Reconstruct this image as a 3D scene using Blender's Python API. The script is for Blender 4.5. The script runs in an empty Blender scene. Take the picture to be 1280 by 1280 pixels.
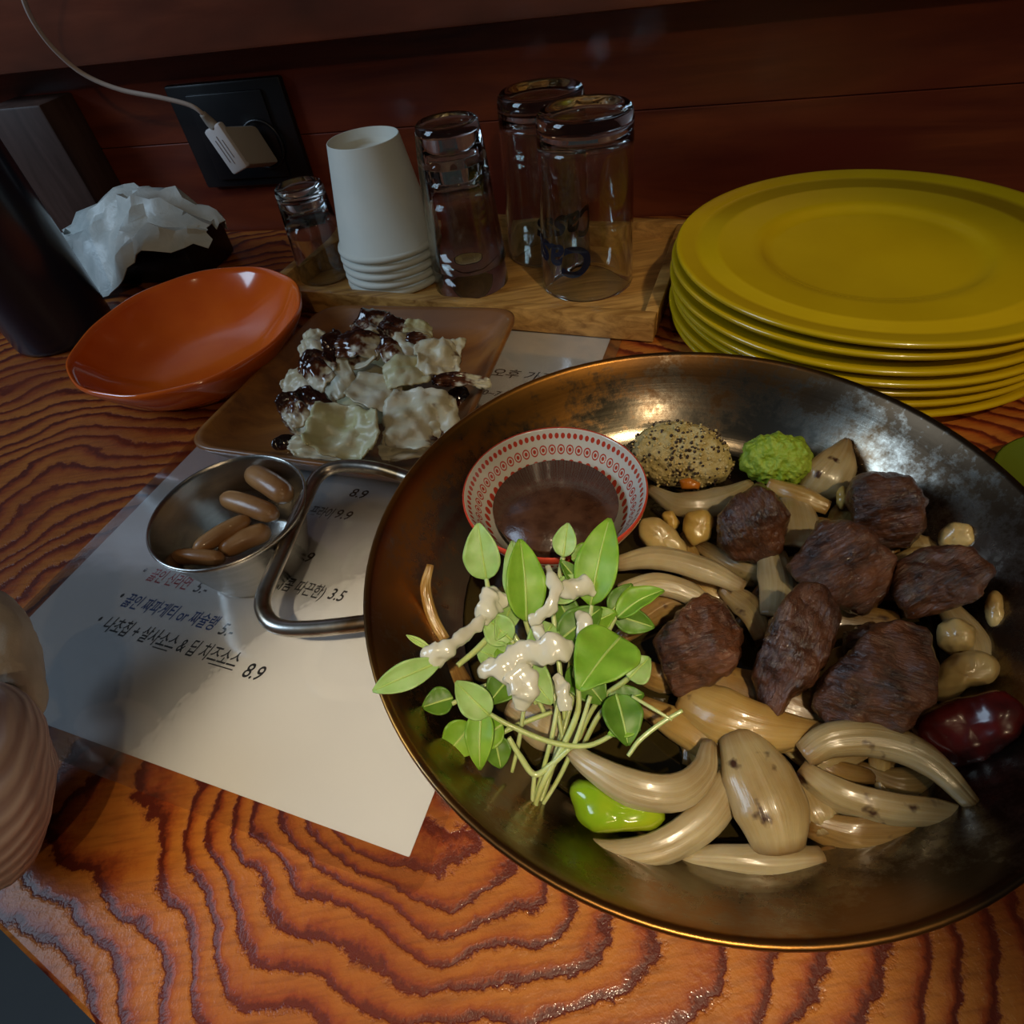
import bpy, bmesh, math, random
from mathutils import Vector, Matrix, noise

# ------------------------------------------------------------------ camera, world, lights, exposure
FPX, NADX, NADY, CAMH = 746.0, 109.0, 690.0, 0.208
_n = Vector((NADX, NADY, FPX)).normalized()
_hf = (Vector((0, 0, 1)) - _n * _n.z).normalized()
_rt = _n.cross(_hf)
ROT = Matrix((_rt, _hf, -_n))                       # image axes (right, down, forward) -> world
COL = bpy.context.scene.collection
scene = bpy.context.scene

cam = bpy.data.cameras.new('camera')
cam.sensor_width = 36.0
cam.sensor_fit = 'HORIZONTAL'
cam.lens = FPX / 1280 * 36
cam.clip_start = 0.005
camo = bpy.data.objects.new('camera', cam)
COL.objects.link(camo)
cx, cy, cz = ROT.col[0], -ROT.col[1], -ROT.col[2]
camo.matrix_world = Matrix(((cx.x, cy.x, cz.x, 0), (cx.y, cy.y, cz.y, 0), (cx.z, cy.z, cz.z, CAMH), (0, 0, 0, 1)))
scene.camera = camo

world = bpy.data.worlds.new('dim_room')
scene.world = world
world.use_nodes = True
world.node_tree.nodes['Background'].inputs[0].default_value = (0.62, 0.68, 0.72, 1)
world.node_tree.nodes['Background'].inputs[1].default_value = 0.025


def look(o, target):
    o.rotation_euler = (Vector(target) - o.location).to_track_quat('-Z', 'Y').to_euler()


def add_light(name, kind, loc, target, energy, color, **kw):
    l = bpy.data.lights.new(name, kind)
    l.energy = energy
    l.color = color
    for k, v in kw.items():
        setattr(l, k, v)
    o = bpy.data.objects.new(name, l)
    COL.objects.link(o)
    o.location = loc
    look(o, target)
    return o


# warm ceiling spot over the pan, cool daylight from a window far to the left, small bulbs of the room
add_light('warm_spot', 'SPOT', (0.30, -0.45, 1.00), (0.135, 0.265, 0), 17.0, (1.0, 0.80, 0.50),
          spot_size=math.radians(17.5), spot_blend=0.7, shadow_soft_size=0.022)
add_light('warm_spot', 'SPOT', (0.02, -0.45, 1.05), (-0.028, 0.058, 0), 40.0, (1.0, 0.82, 0.55),  # second spot, added to brighten sprouts and front table; cone edge mimics a shadow
          spot_size=math.radians(13.5), spot_blend=0.55, shadow_soft_size=0.018)
add_light('window_daylight', 'AREA', (-1.7, 0.15, 1.15), (-0.05, 0.25, 0), 15.0, (0.56, 0.77, 1.0),
          shape='RECTANGLE', size=0.7, size_y=0.9)
for i, (p, e) in enumerate([((0.10, -0.95, 0.95), 6.0), ((-0.25, -0.35, 1.55), 2.6), ((0.55, -0.2, 1.5), 0.9)]):
    add_light('ceiling_bulb', 'POINT', p, (0, 0, 0), e, (1.0, 0.74, 0.45), shadow_soft_size=0.025)

scene.view_settings.view_transform = 'Standard'
scene.view_settings.look = 'None'
scene.view_settings.gamma = 1.0
scene.view_settings.use_curve_mapping = False
scene.view_settings.exposure = 0.0

# ------------------------------------------------------------------ helpers
CAMP = Vector((0, 0, CAMH))


def ray(px, py):
    return ROT @ Vector((px - 640, py - 640, FPX))


def at(px, py, z=0.0):
    d = ray(px, py)
    return CAMP + d * ((z - CAMH) / d.z)


WALL_A = math.radians(17)
WU = Vector((math.cos(WALL_A), -math.sin(WALL_A), 0))
WN = Vector((-math.sin(WALL_A), -math.cos(WALL_A), 0))   # towards the camera
W0 = at(310, 287, 0)
W0.z = 0


def onwall(px, py, off=0.0):
    d = ray(px, py)
    p0 = W0 + WN * off
    return CAMP + d * ((p0 - CAMP).dot(WN) / d.dot(WN))


def wallpt(u, off, z):
    return W0 + WU * u + WN * off + Vector((0, 0, z))


def mk(name, verts, faces, mat, parent=None, origin=None, smooth=True):
    """one mesh object; verts in world space when origin is given, else local"""
    o3 = Vector(origin) if origin is not None else Vector((0, 0, 0))
    me = bpy.data.meshes.new(name)
    me.from_pydata([tuple(Vector(v) - o3) for v in verts], [], faces)
    me.validate()
    bm = bmesh.new()
    bm.from_mesh(me)
    bmesh.ops.remove_doubles(bm, verts=bm.verts, dist=1e-7)
    bmesh.ops.recalc_face_normals(bm, faces=bm.faces)
    bm.to_mesh(me)
    bm.free()
    if smooth:
        me.polygons.foreach_set('use_smooth', [True] * len(me.polygons))
    if mat:
        me.materials.append(mat)
    o = bpy.data.objects.new(name, me)
    COL.objects.link(o)
    if parent is not None:
        o.parent = parent
        if origin is not None:
            pl = parent.location.copy()
            p2 = parent
            while p2.parent is not None:
                p2 = p2.parent
                pl += p2.location
            o.location = o3 - pl
    elif origin is not None:
        o.location = o3
    return o


def tag(o, label=None, cat=None, group=None, kind=None):
    if label: o['label'] = label
    if cat: o['category'] = cat
    if group: o['group'] = group
    if kind: o['kind'] = kind
    return o


def thing(name, label, cat, loc=(0, 0, 0), group=None, rot=(0, 0, 0), kind=None):
    o = bpy.data.objects.new(name, None)
    COL.objects.link(o)
    o.location = loc
    o.rotation_euler = rot
    o.empty_display_size = 0.01
    return tag(o, label, cat, group, kind)


def autosmooth(o, deg=35):
    me = o.data
    bm = bmesh.new(); bm.from_mesh(me)
    for e in bm.edges:
        if len(e.link_faces) == 2 and e.calc_face_angle(0) > math.radians(deg):
            e.smooth = False
    bm.to_mesh(me); bm.free()
    return o


def lathe(profile, seg=64, wob=None):
    """closed revolve of (r,z) points; first/last with r=0 become poles"""
    vs, fs, rings = [], [], []
    for r, z in profile:
        if r < 1e-7:
            rings.append([len(vs)])
            vs.append(Vector((0, 0, z)))
        else:
            ids = []
            for k in range(seg):
                a = 2 * math.pi * k / seg
                rr, zz = (r, z) if wob is None else wob(r, z, a)
                ids.append(len(vs))
                vs.append(Vector((rr * math.cos(a), rr * math.sin(a), zz)))
            rings.append(ids)
    for i in range(len(rings) - 1):
        a, b = rings[i], rings[i + 1]
        for k in range(seg):
            k2 = (k + 1) % seg
            if len(a) == 1 and len(b) == 1: continue
            if len(a) == 1: fs.append((a[0], b[k], b[k2]))
            elif len(b) == 1: fs.append((a[k], b[0], a[k2]))
            else: fs.append((a[k], b[k], b[k2], a[k2]))
    return vs, fs


def catmull(pts, n):
    pts = [Vector(p) for p in pts]
    if len(pts) == 2:
        return [pts[0].lerp(pts[1], i / (n - 1)) for i in range(n)]
    P = [pts[0] * 2 - pts[1]] + pts + [pts[-1] * 2 - pts[-2]]
    m = len(pts) - 1
    out = []
    for i in range(n):
        t = i / (n - 1) * m
        k = min(int(t), m - 1)
        u = t - k
        a, b, c, d = P[k], P[k + 1], P[k + 2], P[k + 3]
        out.append(0.5 * ((2 * b) + (c - a) * u + (2 * a - 5 * b + 4 * c - d) * u * u + (3 * b - a - 3 * c + d) * u ** 3))
    return out


def interp(vals, t):
    if not isinstance(vals, (list, tuple)): return vals
    m = len(vals) - 1
    x = min(max(t, 0), 1) * m
    k = min(int(x), m - 1)
    return vals[k] + (vals[k + 1] - vals[k]) * (x - k)


def tube(pts, rad, seg=10, n=24, closed=False, raw=False):
    path = [Vector(p) for p in pts] if raw else catmull(pts, n)
    vs, fs = [], []
    N = len(path)
    up = Vector((0, 0, 1))
    prev = None
    for i, p in enumerate(path):
        if closed: T = (path[(i + 1) % N] - path[i - 1]).normalized()
        else: T = (path[min(i + 1, N - 1)] - path[max(i - 1, 0)]).normalized()
        if prev is None:
            S = T.cross(up)
            if S.length < 1e-3: S = T.cross(Vector((1, 0, 0)))
        else:
            S = prev - T * prev.dot(T)
        S.normalize(); prev = S
        B = T.cross(S)
        r = interp(rad, i / max(N - 1, 1))
        for k in range(seg):
            a = 2 * math.pi * k / seg
            vs.append(p + (S * math.cos(a) + B * math.sin(a)) * r)
    for i in range(N if closed else N - 1):
        j = (i + 1) % N
        for k in range(seg):
            k2 = (k + 1) % seg
            fs.append((i * seg + k, i * seg + k2, j * seg + k2, j * seg + k))
    if not closed:
        fs.append(tuple(range(seg))[::-1])
        fs.append(tuple((N - 1) * seg + k for k in range(seg)))
    return vs, fs


def strip(pts, width, thick, curl=0.3, roll=0.0, n=22, m=7, wob=0.0, seed=0):
    """a fleshy band swept along pts with a curved cross-section"""
    path = catmull(pts, n)
    vs, fs = [], []
    view = Vector((0, -0.7, 0.71))
    L = 2 * m
    for i, p in enumerate(path):
        t = i / (n - 1)
        T = (path[min(i + 1, n - 1)] - path[max(i - 1, 0)]).normalized()
        S = T.cross(view)
        if S.length < 1e-3: S = Vector((1, 0, 0))
        S.normalize()
        Nn = S.cross(T).normalized()
        rl = interp(roll, t)
        S2 = S * math.cos(rl) + Nn * math.sin(rl)
        N2 = Nn * math.cos(rl) - S * math.sin(rl)
        w = interp(width, t) * 0.5
        th = interp(thick, t)
        cu = interp(curl, t)
        ring = []
        for k in range(m):
            q = -1 + 2 * k / (m - 1)
            h = cu * w * (1 - q * q) + 0.00007 * math.cos(q * 15 + 2 * t)
            wv = wob * noise.noise(Vector((t * 4 + seed * 7.1, q * 1.5, seed)))
            edge = (1 - abs(q) ** 7)
            ring.append((p + S2 * (w * q) + N2 * (h + wv), edge))
        for q, e in ring: vs.append(q + N2 * (th * 0.5 * max(e, 0.25)))
        for q, e in reversed(ring): vs.append(q - N2 * (th * 0.5 * max(e, 0.25)))
    for i in range(n - 1):
        for k in range(L):
            k2 = (k + 1) % L
            fs.append((i * L + k, i * L + k2, (i + 1) * L + k2, (i + 1) * L + k))
    fs.append(tuple(range(L)))
    fs.append(tuple((n - 1) * L + k for k in range(L))[::-1])
    return vs, fs


def sheet(fn, nu, nv, thick):
    """two-sided sheet of fn(u,v), u,v in -1..1"""
    P = [[fn(-1 + 2 * i / nu, -1 + 2 * j / nv) for j in range(nv + 1)] for i in range(nu + 1)]
    vs, fs = [], []
    for i in range(nu + 1):
        for j in range(nv + 1):
            du = P[min(i + 1, nu)][j] - P[max(i - 1, 0)][j]
            dv = P[i][min(j + 1, nv)] - P[i][max(j - 1, 0)]
            nn = du.cross(dv)
            nn = nn.normalized() if nn.length > 1e-12 else Vector((0, 0, 1))
            vs.append(P[i][j] + nn * thick * 0.5)
            vs.append(P[i][j] - nn * thick * 0.5)
    W = nv + 1
    idx = lambda i, j, s: (i * W + j) * 2 + s
    for i in range(nu):
        for j in range(nv):
            fs.append((idx(i, j, 0), idx(i + 1, j, 0), idx(i + 1, j + 1, 0), idx(i, j + 1, 0)))
            fs.append((idx(i, j, 1), idx(i, j + 1, 1), idx(i + 1, j + 1, 1), idx(i + 1, j, 1)))
    for i in range(nu):
        fs.append((idx(i, 0, 0), idx(i, 0, 1), idx(i + 1, 0, 1), idx(i + 1, 0, 0)))
        fs.append((idx(i, nv, 0), idx(i + 1, nv, 0), idx(i + 1, nv, 1), idx(i, nv, 1)))
    for j in range(nv):
        fs.append((idx(0, j, 0), idx(0, j + 1, 0), idx(0, j + 1, 1), idx(0, j, 1)))
        fs.append((idx(nu, j, 0), idx(nu, j, 1), idx(nu, j + 1, 1), idx(nu, j + 1, 0)))
    return vs, fs


def pillow(outline, z, depth, e=0.75, amp=0.0, freq=300.0, seed=0, nphi=56, nth=26, sm=8, planes=(), fiber=None):
    """a solid lump: its outline in the picture, its own height above the table and its own depth"""
    n = len(outline)
    mx = sum(p[0] for p in outline) / n
    my = sum(p[1] for p in outline) / n
    C = at(mx, my, z)
    N = (CAMP - C).normalized()
    pts = []
    for px, py in outline:
        d = ray(px, py)
        pts.append(CAMP + d * ((C - CAMP).dot(N) / d.dot(N)) - C)
    X = Vector((1, 0, 0)); X = (X - N * X.dot(N)).normalized()
    Y = N.cross(X)
    pol = sorted((math.atan2(p.dot(Y), p.dot(X)), p.length) for p in pts)
    angs = [a for a, r in pol]
    M = 180
    rad = []
    for k in range(M):
        a = -math.pi + 2 * math.pi * k / M
        i = 0
        while i < len(angs) and angs[i] <= a: i += 1
        a0, r0 = pol[i - 1]
        a1, r1 = pol[i % len(pol)]
        p0 = Vector((math.cos(a0) * r0, math.sin(a0) * r0)); p1 = Vector((math.cos(a1) * r1, math.sin(a1) * r1))
        dd = Vector((math.cos(a), math.sin(a)))
        ed = p1 - p0
        den = dd.x * ed.y - dd.y * ed.x
        rad.append((p0.x * ed.y - p0.y * ed.x) / den if abs(den) > 1e-9 else r0)
    for _ in range(sm):
        rad = [(rad[k - 1] + 2 * rad[k] + rad[(k + 1) % M]) / 4 for k in range(M)]
    rmean = sum(rad) / M

    def rr(a):
        x = (a + math.pi) / (2 * math.pi) * M
        k = int(x) % M
        return rad[k] + (rad[(k + 1) % M] - rad[k]) * (x - int(x))
    sv = Vector((seed * 3.17, seed * 1.7, seed * 0.9))
    if fiber:
        fa, famp = fiber
        FD = X * math.cos(fa) + Y * math.sin(fa)
        FS = Y * math.cos(fa) - X * math.sin(fa)
    ex = 2.0 / e
    vs, fs = [], []
    half = nth // 2

    def point(sr, a, sgn):
        R = rr(a)
        D = X * math.cos(a) + Y * math.sin(a)
        h = max(0.0, 1 - sr ** ex) ** (1 / ex)
        p2 = D * (R * sr)
        if sgn > 0:
            for (pa, off, sl) in planes:
                lim = off - sl * (p2.dot(X * math.cos(pa) + Y * math.sin(pa))) / rmean
                m_ = min(lim, h)
                h = max(m_ - math.log(math.exp(-9 * (lim - m_)) + math.exp(-9 * (h - m_))) / 9, h * 0.12)
        p = p2 + N * (depth * h * sgn)
        nr = (D * sr ** 3 + N * (sgn * max(0.02, 1 - sr ** 3))).normalized()
        if amp:
            q = p * freq
            p = p + nr * (amp * (noise.noise(q + sv) + 0.5 * noise.noise(q * 2.3 + sv) + 0.25 * noise.noise(q * 5.1 + sv)))
        if fiber:
            q = Vector((p.dot(FD) * 70, p.dot(FS) * 620, p.dot(N) * 620)) + sv
            p = p + nr * (famp * (noise.noise(q) + 0.6 * noise.noise(q * 2.1)))
        return C + p
    srs = [math.sin(math.pi / 2 * (i / half) ** 0.9) for i in range(half + 1)]
    seq = [(x, 1) for x in srs] + [(x, -1) for x in srs[-2::-1]]
    rings = []
    for sr, sg in seq:
        if sr < 1e-6:
            rings.append([len(vs)]); vs.append(point(0.0, 0.0, sg))
        else:
            ids = []
            for k in range(nphi):
                ids.append(len(vs)); vs.append(point(sr, -math.pi + 2 * math.pi * k / nphi, sg))
            rings.append(ids)
    for i in range(len(rings) - 1):
        a, b = rings[i], rings[i + 1]
        for k in range(nphi):
            k2 = (k + 1) % nphi
            if len(a) == 1: fs.append((a[0], b[k], b[k2]))
            elif len(b) == 1: fs.append((a[k], b[0], a[k2]))
            else: fs.append((a[k], b[k], b[k2], a[k2]))
    return vs, fs, C


def box(sx, sy, sz, bev=0.0, seg=2, center=(0, 0, 0)):
    bm = bmesh.new()
    bmesh.ops.create_cube(bm, size=1)
    for v in bm.verts: v.co = Vector((v.co.x * sx, v.co.y * sy, v.co.z * sz)) + Vector(center)
    if bev:
        bmesh.ops.bevel(bm, geom=bm.edges[:], offset=bev, segments=seg, affect='EDGES', profile=0.5)
    vs = [v.co.copy() for v in bm.verts]
    bm.verts.index_update()
    fs = [tuple(v.index for v in f.verts) for f in bm.faces]
    bm.free()
    return vs, fs


def frame_box(name, mat, parent, P, X, Y, Z, sx, sy, sz, bev=0.0, origin=None):
    """box of size sx,sy,sz centred at P with axes X,Y,Z (world)"""
    vs, fs = box(sx, sy, sz, bev)
    vs = [P + X * v.x + Y * v.y + Z * v.z for v in vs]
    o = mk(name, vs, fs, mat, parent, origin=origin if origin is not None else P)
    return autosmooth(o, 30)


# ------------------------------------------------------------------ materials
def newmat(name):
    m = bpy.data.materials.new(name)
    m.use_nodes = True
    nt = m.node_tree
    return m, nt, nt.nodes['Principled BSDF']


def nd(nt, t, **kw):
    n = nt.nodes.new(t)
    for k, v in kw.items():
        if k == 'op': n.operation = v
        elif hasattr(n, k): setattr(n, k, v)
    return n


def setin(nt, node, i, v):
    s = node.inputs[i]
    if isinstance(v, bpy.types.NodeSocket): nt.links.new(v, s)
    else: s.default_value = v


def M_(nt, op, a, b=None, c=None, clamp=False):
    n = nd(nt, 'ShaderNodeMath', op=op)
    n.use_clamp = clamp
    setin(nt, n, 0, a)
    if b is not None: setin(nt, n, 1, b)
    if c is not None: setin(nt, n, 2, c)
    return n.outputs[0]


def mix(nt, f, a, b):
    n = nd(nt, 'ShaderNodeMix')
    n.data_type = 'RGBA'
    setin(nt, n, 0, f)
    for i, v in ((6, a), (7, b)):
        if isinstance(v, bpy.types.NodeSocket): nt.links.new(v, n.inputs[i])
        else: n.inputs[i].default_value = (*v, 1) if len(v) == 3 else v
    return n.outputs[2]


def ramp(nt, f, stops):
    n = nd(nt, 'ShaderNodeValToRGB')
    el = n.color_ramp.elements
    while len(el) < len(stops): el.new(0.5)
    for e, (p, c) in zip(el, stops):
        e.position = p
        e.color = (*c, 1) if len(c) == 3 else c
    nt.links.new(f, n.inputs[0])
    return n.outputs[0]


def coords(nt, scale=(1, 1, 1), kind='Object', rot=(0, 0, 0), loc=(0, 0, 0)):
    tc = nd(nt, 'ShaderNodeTexCoord')
    mp = nd(nt, 'ShaderNodeMapping')
    mp.inputs['Scale'].default_value = scale
    mp.inputs['Rotation'].default_value = rot
    mp.inputs['Location'].default_value = loc
    nt.links.new(tc.outputs[kind], mp.inputs[0])
    return mp.outputs[0]


def ntex(nt, vec, scale, detail=4, rough=0.55, dist=0.0):
    n = nd(nt, 'ShaderNodeTexNoise')
    n.inputs['Scale'].default_value = scale
    n.inputs['Detail'].default_value = detail
    n.inputs['Roughness'].default_value = rough
    n.inputs['Distortion'].default_value = dist
    nt.links.new(vec, n.inputs['Vector'])
    return n.outputs[0]


def bump(nt, bsdf, h, strength=0.3, dist=0.001):
    b = nd(nt, 'ShaderNodeBump')
    b.inputs['Strength'].default_value = strength
    b.inputs['Distance'].default_value = dist
    nt.links.new(h, b.inputs['Height'])
    nt.links.new(b.outputs[0], bsdf.inputs['Normal'])
    return b


def pset(b, **kw):
    names = dict(rough='Roughness', metal='Metallic', ior='IOR', trans='Transmission Weight', coat='Coat Weight',
                 coatr='Coat Roughness', sss='Subsurface Weight', sssr='Subsurface Radius', ssss='Subsurface Scale',
                 spec='Specular IOR Level', sheen='Sheen Weight', color='Base Color', aniso='Anisotropic')
    for k, v in kw.items():
        if k == 'color' and len(v) == 3: v = (*v, 1)
        b.inputs[names[k]].default_value = v


def simple(name, color, c2=None, scale=60, bumps=0.0, bscale=None, bdist=0.0006, stretch=(1, 1, 1), lo=0.4, hi=0.62, **kw):
    m, nt, b = newmat(name)
    pset(b, color=color, **kw)
    if c2 is not None:
        v = coords(nt, stretch)
        n = ntex(nt, v, scale)
        nt.links.new(ramp(nt, n, [(lo, color), (hi, c2)]), b.inputs['Base Color'])
    if bumps:
        v = coords(nt, stretch)
        bump(nt, b, ntex(nt, v, bscale or scale * 3, 5, 0.6), bumps, bdist)
    return m


def wood_table():
    m, nt, b = newmat('brushed_burnt_wood')
    c0 = at(440, 1035)
    tc = coords(nt, (1, 1, 1), rot=(0, 0, 0))
    sep = nd(nt, 'ShaderNodeSeparateXYZ'); nt.links.new(tc, sep.inputs[0])
    big = ntex(nt, coords(nt, (1, 1, 1)), 7.0, 2, 0.5)
    big2 = ntex(nt, coords(nt, (1, 1, 1), loc=(3, 1, 0)), 16.0, 2, 0.5)
    jag = ntex(nt, coords(nt, (1, 1, 1), loc=(1, 5, 0)), 130.0, 4, 0.7)
    x = M_(nt, 'SUBTRACT', sep.outputs[0], c0.x)
    y = M_(nt, 'SUBTRACT', sep.outputs[1], c0.y)
    ca, sa = math.cos(math.radians(-28)), math.sin(math.radians(-28))
    xr = M_(nt, 'ADD', M_(nt, 'MULTIPLY', x, ca), M_(nt, 'MULTIPLY', y, sa))
    yr = M_(nt, 'SUBTRACT', M_(nt, 'MULTIPLY', y, ca), M_(nt, 'MULTIPLY', x, sa))
    xs = M_(nt, 'MULTIPLY', xr, 0.62)
    yr = M_(nt, 'MULTIPLY', yr, 1.15)
    d = M_(nt, 'SQRT', M_(nt, 'ADD', M_(nt, 'MULTIPLY', xs, xs), M_(nt, 'MULTIPLY', yr, yr)))
    d = M_(nt, 'ADD', d, M_(nt, 'MULTIPLY', M_(nt, 'SUBTRACT', big, 0.5), 0.11))
    d = M_(nt, 'ADD', d, M_(nt, 'MULTIPLY', M_(nt, 'SUBTRACT', big2, 0.5), 0.030))
    d = M_(nt, 'ADD', d, M_(nt, 'MULTIPLY', M_(nt, 'SUBTRACT', jag, 0.5), 0.0075))
    dp = M_(nt, 'POWER', M_(nt, 'MAXIMUM', d, 0.0), 0.80)
    ph = M_(nt, 'FRACT', M_(nt, 'MULTIPLY', dp, 84.0))
    fine = ntex(nt, coords(nt, (1, 9, 1), rot=(0, 0, math.radians(-62))), 60.0, 4, 0.6)
    col = ramp(nt, ph, [(0.0, (0.46, 0.155, 0.022)), (0.35, (0.42, 0.12, 0.016)), (0.58, (0.28, 0.050, 0.009)), (0.72, (0.085, 0.010, 0.005)), (0.86, (0.10, 0.012, 0.005)), (0.93, (0.42, 0.13, 0.02))])
    tone = ntex(nt, coords(nt, (1, 1, 1), loc=(9, 2, 0)), 9.0, 3, 0.5)
    col = mix(nt, M_(nt, 'MULTIPLY', ramp(nt, tone, [(0.42, (0, 0, 0)), (0.66, (1, 1, 1))]), 0.55), col, (0.20, 0.030, 0.007))
    col = mix(nt, M_(nt, 'MULTIPLY', ramp(nt, fine, [(0.45, (0, 0, 0)), (0.75, (1, 1, 1))]), 0.45), col, (0.10, 0.022, 0.007))
    nt.links.new(col, b.inputs['Base Color'])
    pset(b, rough=0.45, coat=0.10, coatr=0.10, spec=0.22)
    rel = M_(nt, 'ADD', M_(nt, 'MULTIPLY', ramp(nt, ph, [(0.0, (0.9,) * 3), (0.55, (1.0,) * 3), (0.82, (0.0,) * 3), (1.0, (0.9,) * 3)]), 1.0), M_(nt, 'MULTIPLY', jag, 1.3))
    bp = bump(nt, b, rel, 0.35, 0.0008)
    nt.links.new(bp.outputs[0], b.inputs['Coat Normal'])
    return m


def wood_plain(name, c1, c2, scale=14, stretch=(1, 12, 12), rough=0.45, bs=0.25, rot=(0, 0, 0), coat=0.0, patch=None):
    m, nt, b = newmat(name)
    v = coords(nt, stretch, rot=rot)
    n = ntex(nt, v, scale, 6, 0.62, 0.6)
    col = ramp(nt, n, [(0.34, c1), (0.62, c2)])
    if patch:
        n2 = ntex(nt, coords(nt, (1, 2.2, 2.2)), 6.5, 3)
        col = mix(nt, ramp(nt, n2, [(0.40, (0, 0, 0)), (0.68, (1, 1, 1))]), col, patch)
    nt.links.new(col, b.inputs['Base Color'])
    pset(b, rough=rough, coat=coat, coatr=0.2)
    bump(nt, b, n, bs, 0.0008)
    return m


MAT = {}
MAT['table'] = wood_table()
MAT['table_edge'] = wood_plain('raw_table_edge', (0.20, 0.07, 0.015), (0.36, 0.15, 0.035), 30, (1, 6, 6), 0.5)
MAT['wall'] = wood_plain('dark_red_wall_boards', (0.10, 0.014, 0.005), (0.24, 0.045, 0.010), 5, (1.0, 9, 9), 0.42, 0.15, coat=0.25, patch=(0.15, 0.018, 0.006))
MAT['shelf'] = wood_plain('red_brown_shelf_board', (0.16, 0.036, 0.016), (0.27, 0.075, 0.036), 5, (1.0, 8, 8), 0.45, 0.15, coat=0.2, patch=(0.09, 0.03, 0.018))
MAT['post'] = wood_plain('grey_brown_post', (0.05, 0.025, 0.018), (0.09, 0.05, 0.04), 10, (8, 8, 1), 0.5)
MAT['tray'] = wood_plain('oak_tray', (0.24, 0.105, 0.02), (0.56, 0.30, 0.08), 16, (1, 11, 11), 0.42, 0.25, coat=0.3)
MAT['acacia'] = wood_plain('acacia_plate', (0.15, 0.052, 0.012), (0.34, 0.135, 0.024), 9, (1.6, 7, 7), 0.40, 0.25, rot=(0, 0, 0.7), coat=0.3, patch=(0.20, 0.085, 0.03))
MAT['floor'] = simple('dark_floor', (0.005, 0.005, 0.005), (0.010, 0.009, 0.008), 8, rough=0.6)
MAT['yellow'] = simple('yellow_glaze', (0.54, 0.355, 0.004), (0.59, 0.395, 0.005), 14, rough=0.22, coat=0.5, coatr=0.08)
MAT['orange'] = simple('orange_glaze', (0.84, 0.155, 0.013), (0.76, 0.12, 0.011), 22, rough=0.14, coat=0.7, coatr=0.05)
MAT['paper_cup'] = simple('white_paper_cup', (0.72, 0.75, 0.68), (0.68, 0.72, 0.66), 40, bumps=0.05, rough=0.6)
MAT['black_plastic'] = simple('black_plastic', (0.008, 0.008, 0.010), rough=0.35)
MAT['white_plastic'] = simple('white_plastic', (0.72, 0.70, 0.70), rough=0.35)
MAT['grey_plastic'] = simple('grey_white_plastic', (0.34, 0.31, 0.27), rough=0.45)
MAT['cable'] = simple('pale_cable', (0.50, 0.44, 0.40), rough=0.5)
MAT['print_grey'] = simple('grey_print', (0.30, 0.29, 0.33), rough=0.5)
MAT['navy'] = simple('dark_navy_coating', (0.006, 0.013, 0.034), (0.008, 0.017, 0.045), 9, rough=0.28, coat=0.35, coatr=0.15)
MAT['sticker'] = simple('white_sticker', (0.7, 0.72, 0.75), rough=0.5)
MAT['steel'] = simple('brushed_steel', (0.52, 0.50, 0.46), (0.44, 0.42, 0.38), 30, 0.12, 400, stretch=(1, 1, 14), rough=0.24, metal=1.0)
MAT['steel_rod'] = simple('worn_steel_rod', (0.52, 0.49, 0.44), (0.22, 0.13, 0.06), 45, 0.1, 300, lo=0.48, hi=0.70, rough=0.30, metal=1.0)
MAT['ink_black'] = simple('black_ink', (0.012, 0.012, 0.016), rough=0.6)
MAT['ink_red'] = simple('red_ink', (0.42, 0.012, 0.03), rough=0.6)
MAT['ink_blue'] = simple('blue_ink', (0.012, 0.06, 0.26), rough=0.6)
MAT['glass_ink'] = simple('navy_glass_print', (0.002, 0.004, 0.016), rough=0.4)
MAT['cream_fabric'] = simple('cream_fabric', (0.62, 0.55, 0.44), (0.54, 0.46, 0.36), 60, 0.4, 900, rough=0.9, sheen=0.3)


def rib_fabric():
    m, nt, b = newmat('ribbed_pink_knit')
    v = coords(nt, (1, 1, 1))
    w = nd(nt, 'ShaderNodeTexWave', bands_direction='Z')
    w.inputs['Scale'].default_value = 70
    w.inputs['Distortion'].default_value = 2.2
    w.inputs['Detail'].default_value = 2
    w.inputs['Detail Scale'].default_value = 0.6
    nt.links.new(v, w.inputs[0])
    nt.links.new(ramp(nt, w.outputs[1], [(0.1, (0.40, 0.26, 0.23)), (0.8, (0.58, 0.43, 0.38))]), b.inputs['Base Color'])
    pset(b, rough=0.9, sheen=0.3)
    bump(nt, b, w.outputs[1], 0.6, 0.0012)
    return m


MAT['rib'] = rib_fabric()


def glass(name, color=(0.96, 0.98, 0.95)):
    m, nt, b = newmat(name)
    pset(b, color=color, rough=0.0, trans=1.0, ior=1.47)
    return m


MAT['glass'] = glass('clear_glass')


def bag_mat():
    m, nt, b = newmat('thin_white_plastic_bag')
    v = coords(nt)
    n = ntex(nt, v, 45, 5, 0.6, 0.6)
    nt.links.new(ramp(nt, n, [(0.35, (0.50, 0.55, 0.53)), (0.65, (0.66, 0.69, 0.66))]), b.inputs['Base Color'])
    pset(b, rough=0.38)
    b.inputs['Subsurface Weight'].default_value = 0.15
    b.inputs['Subsurface Radius'].default_value = (0.01, 0.01, 0.01)
    bump(nt, b, n, 0.5, 0.002)
    return m


MAT['bag'] = bag_mat()


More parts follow.
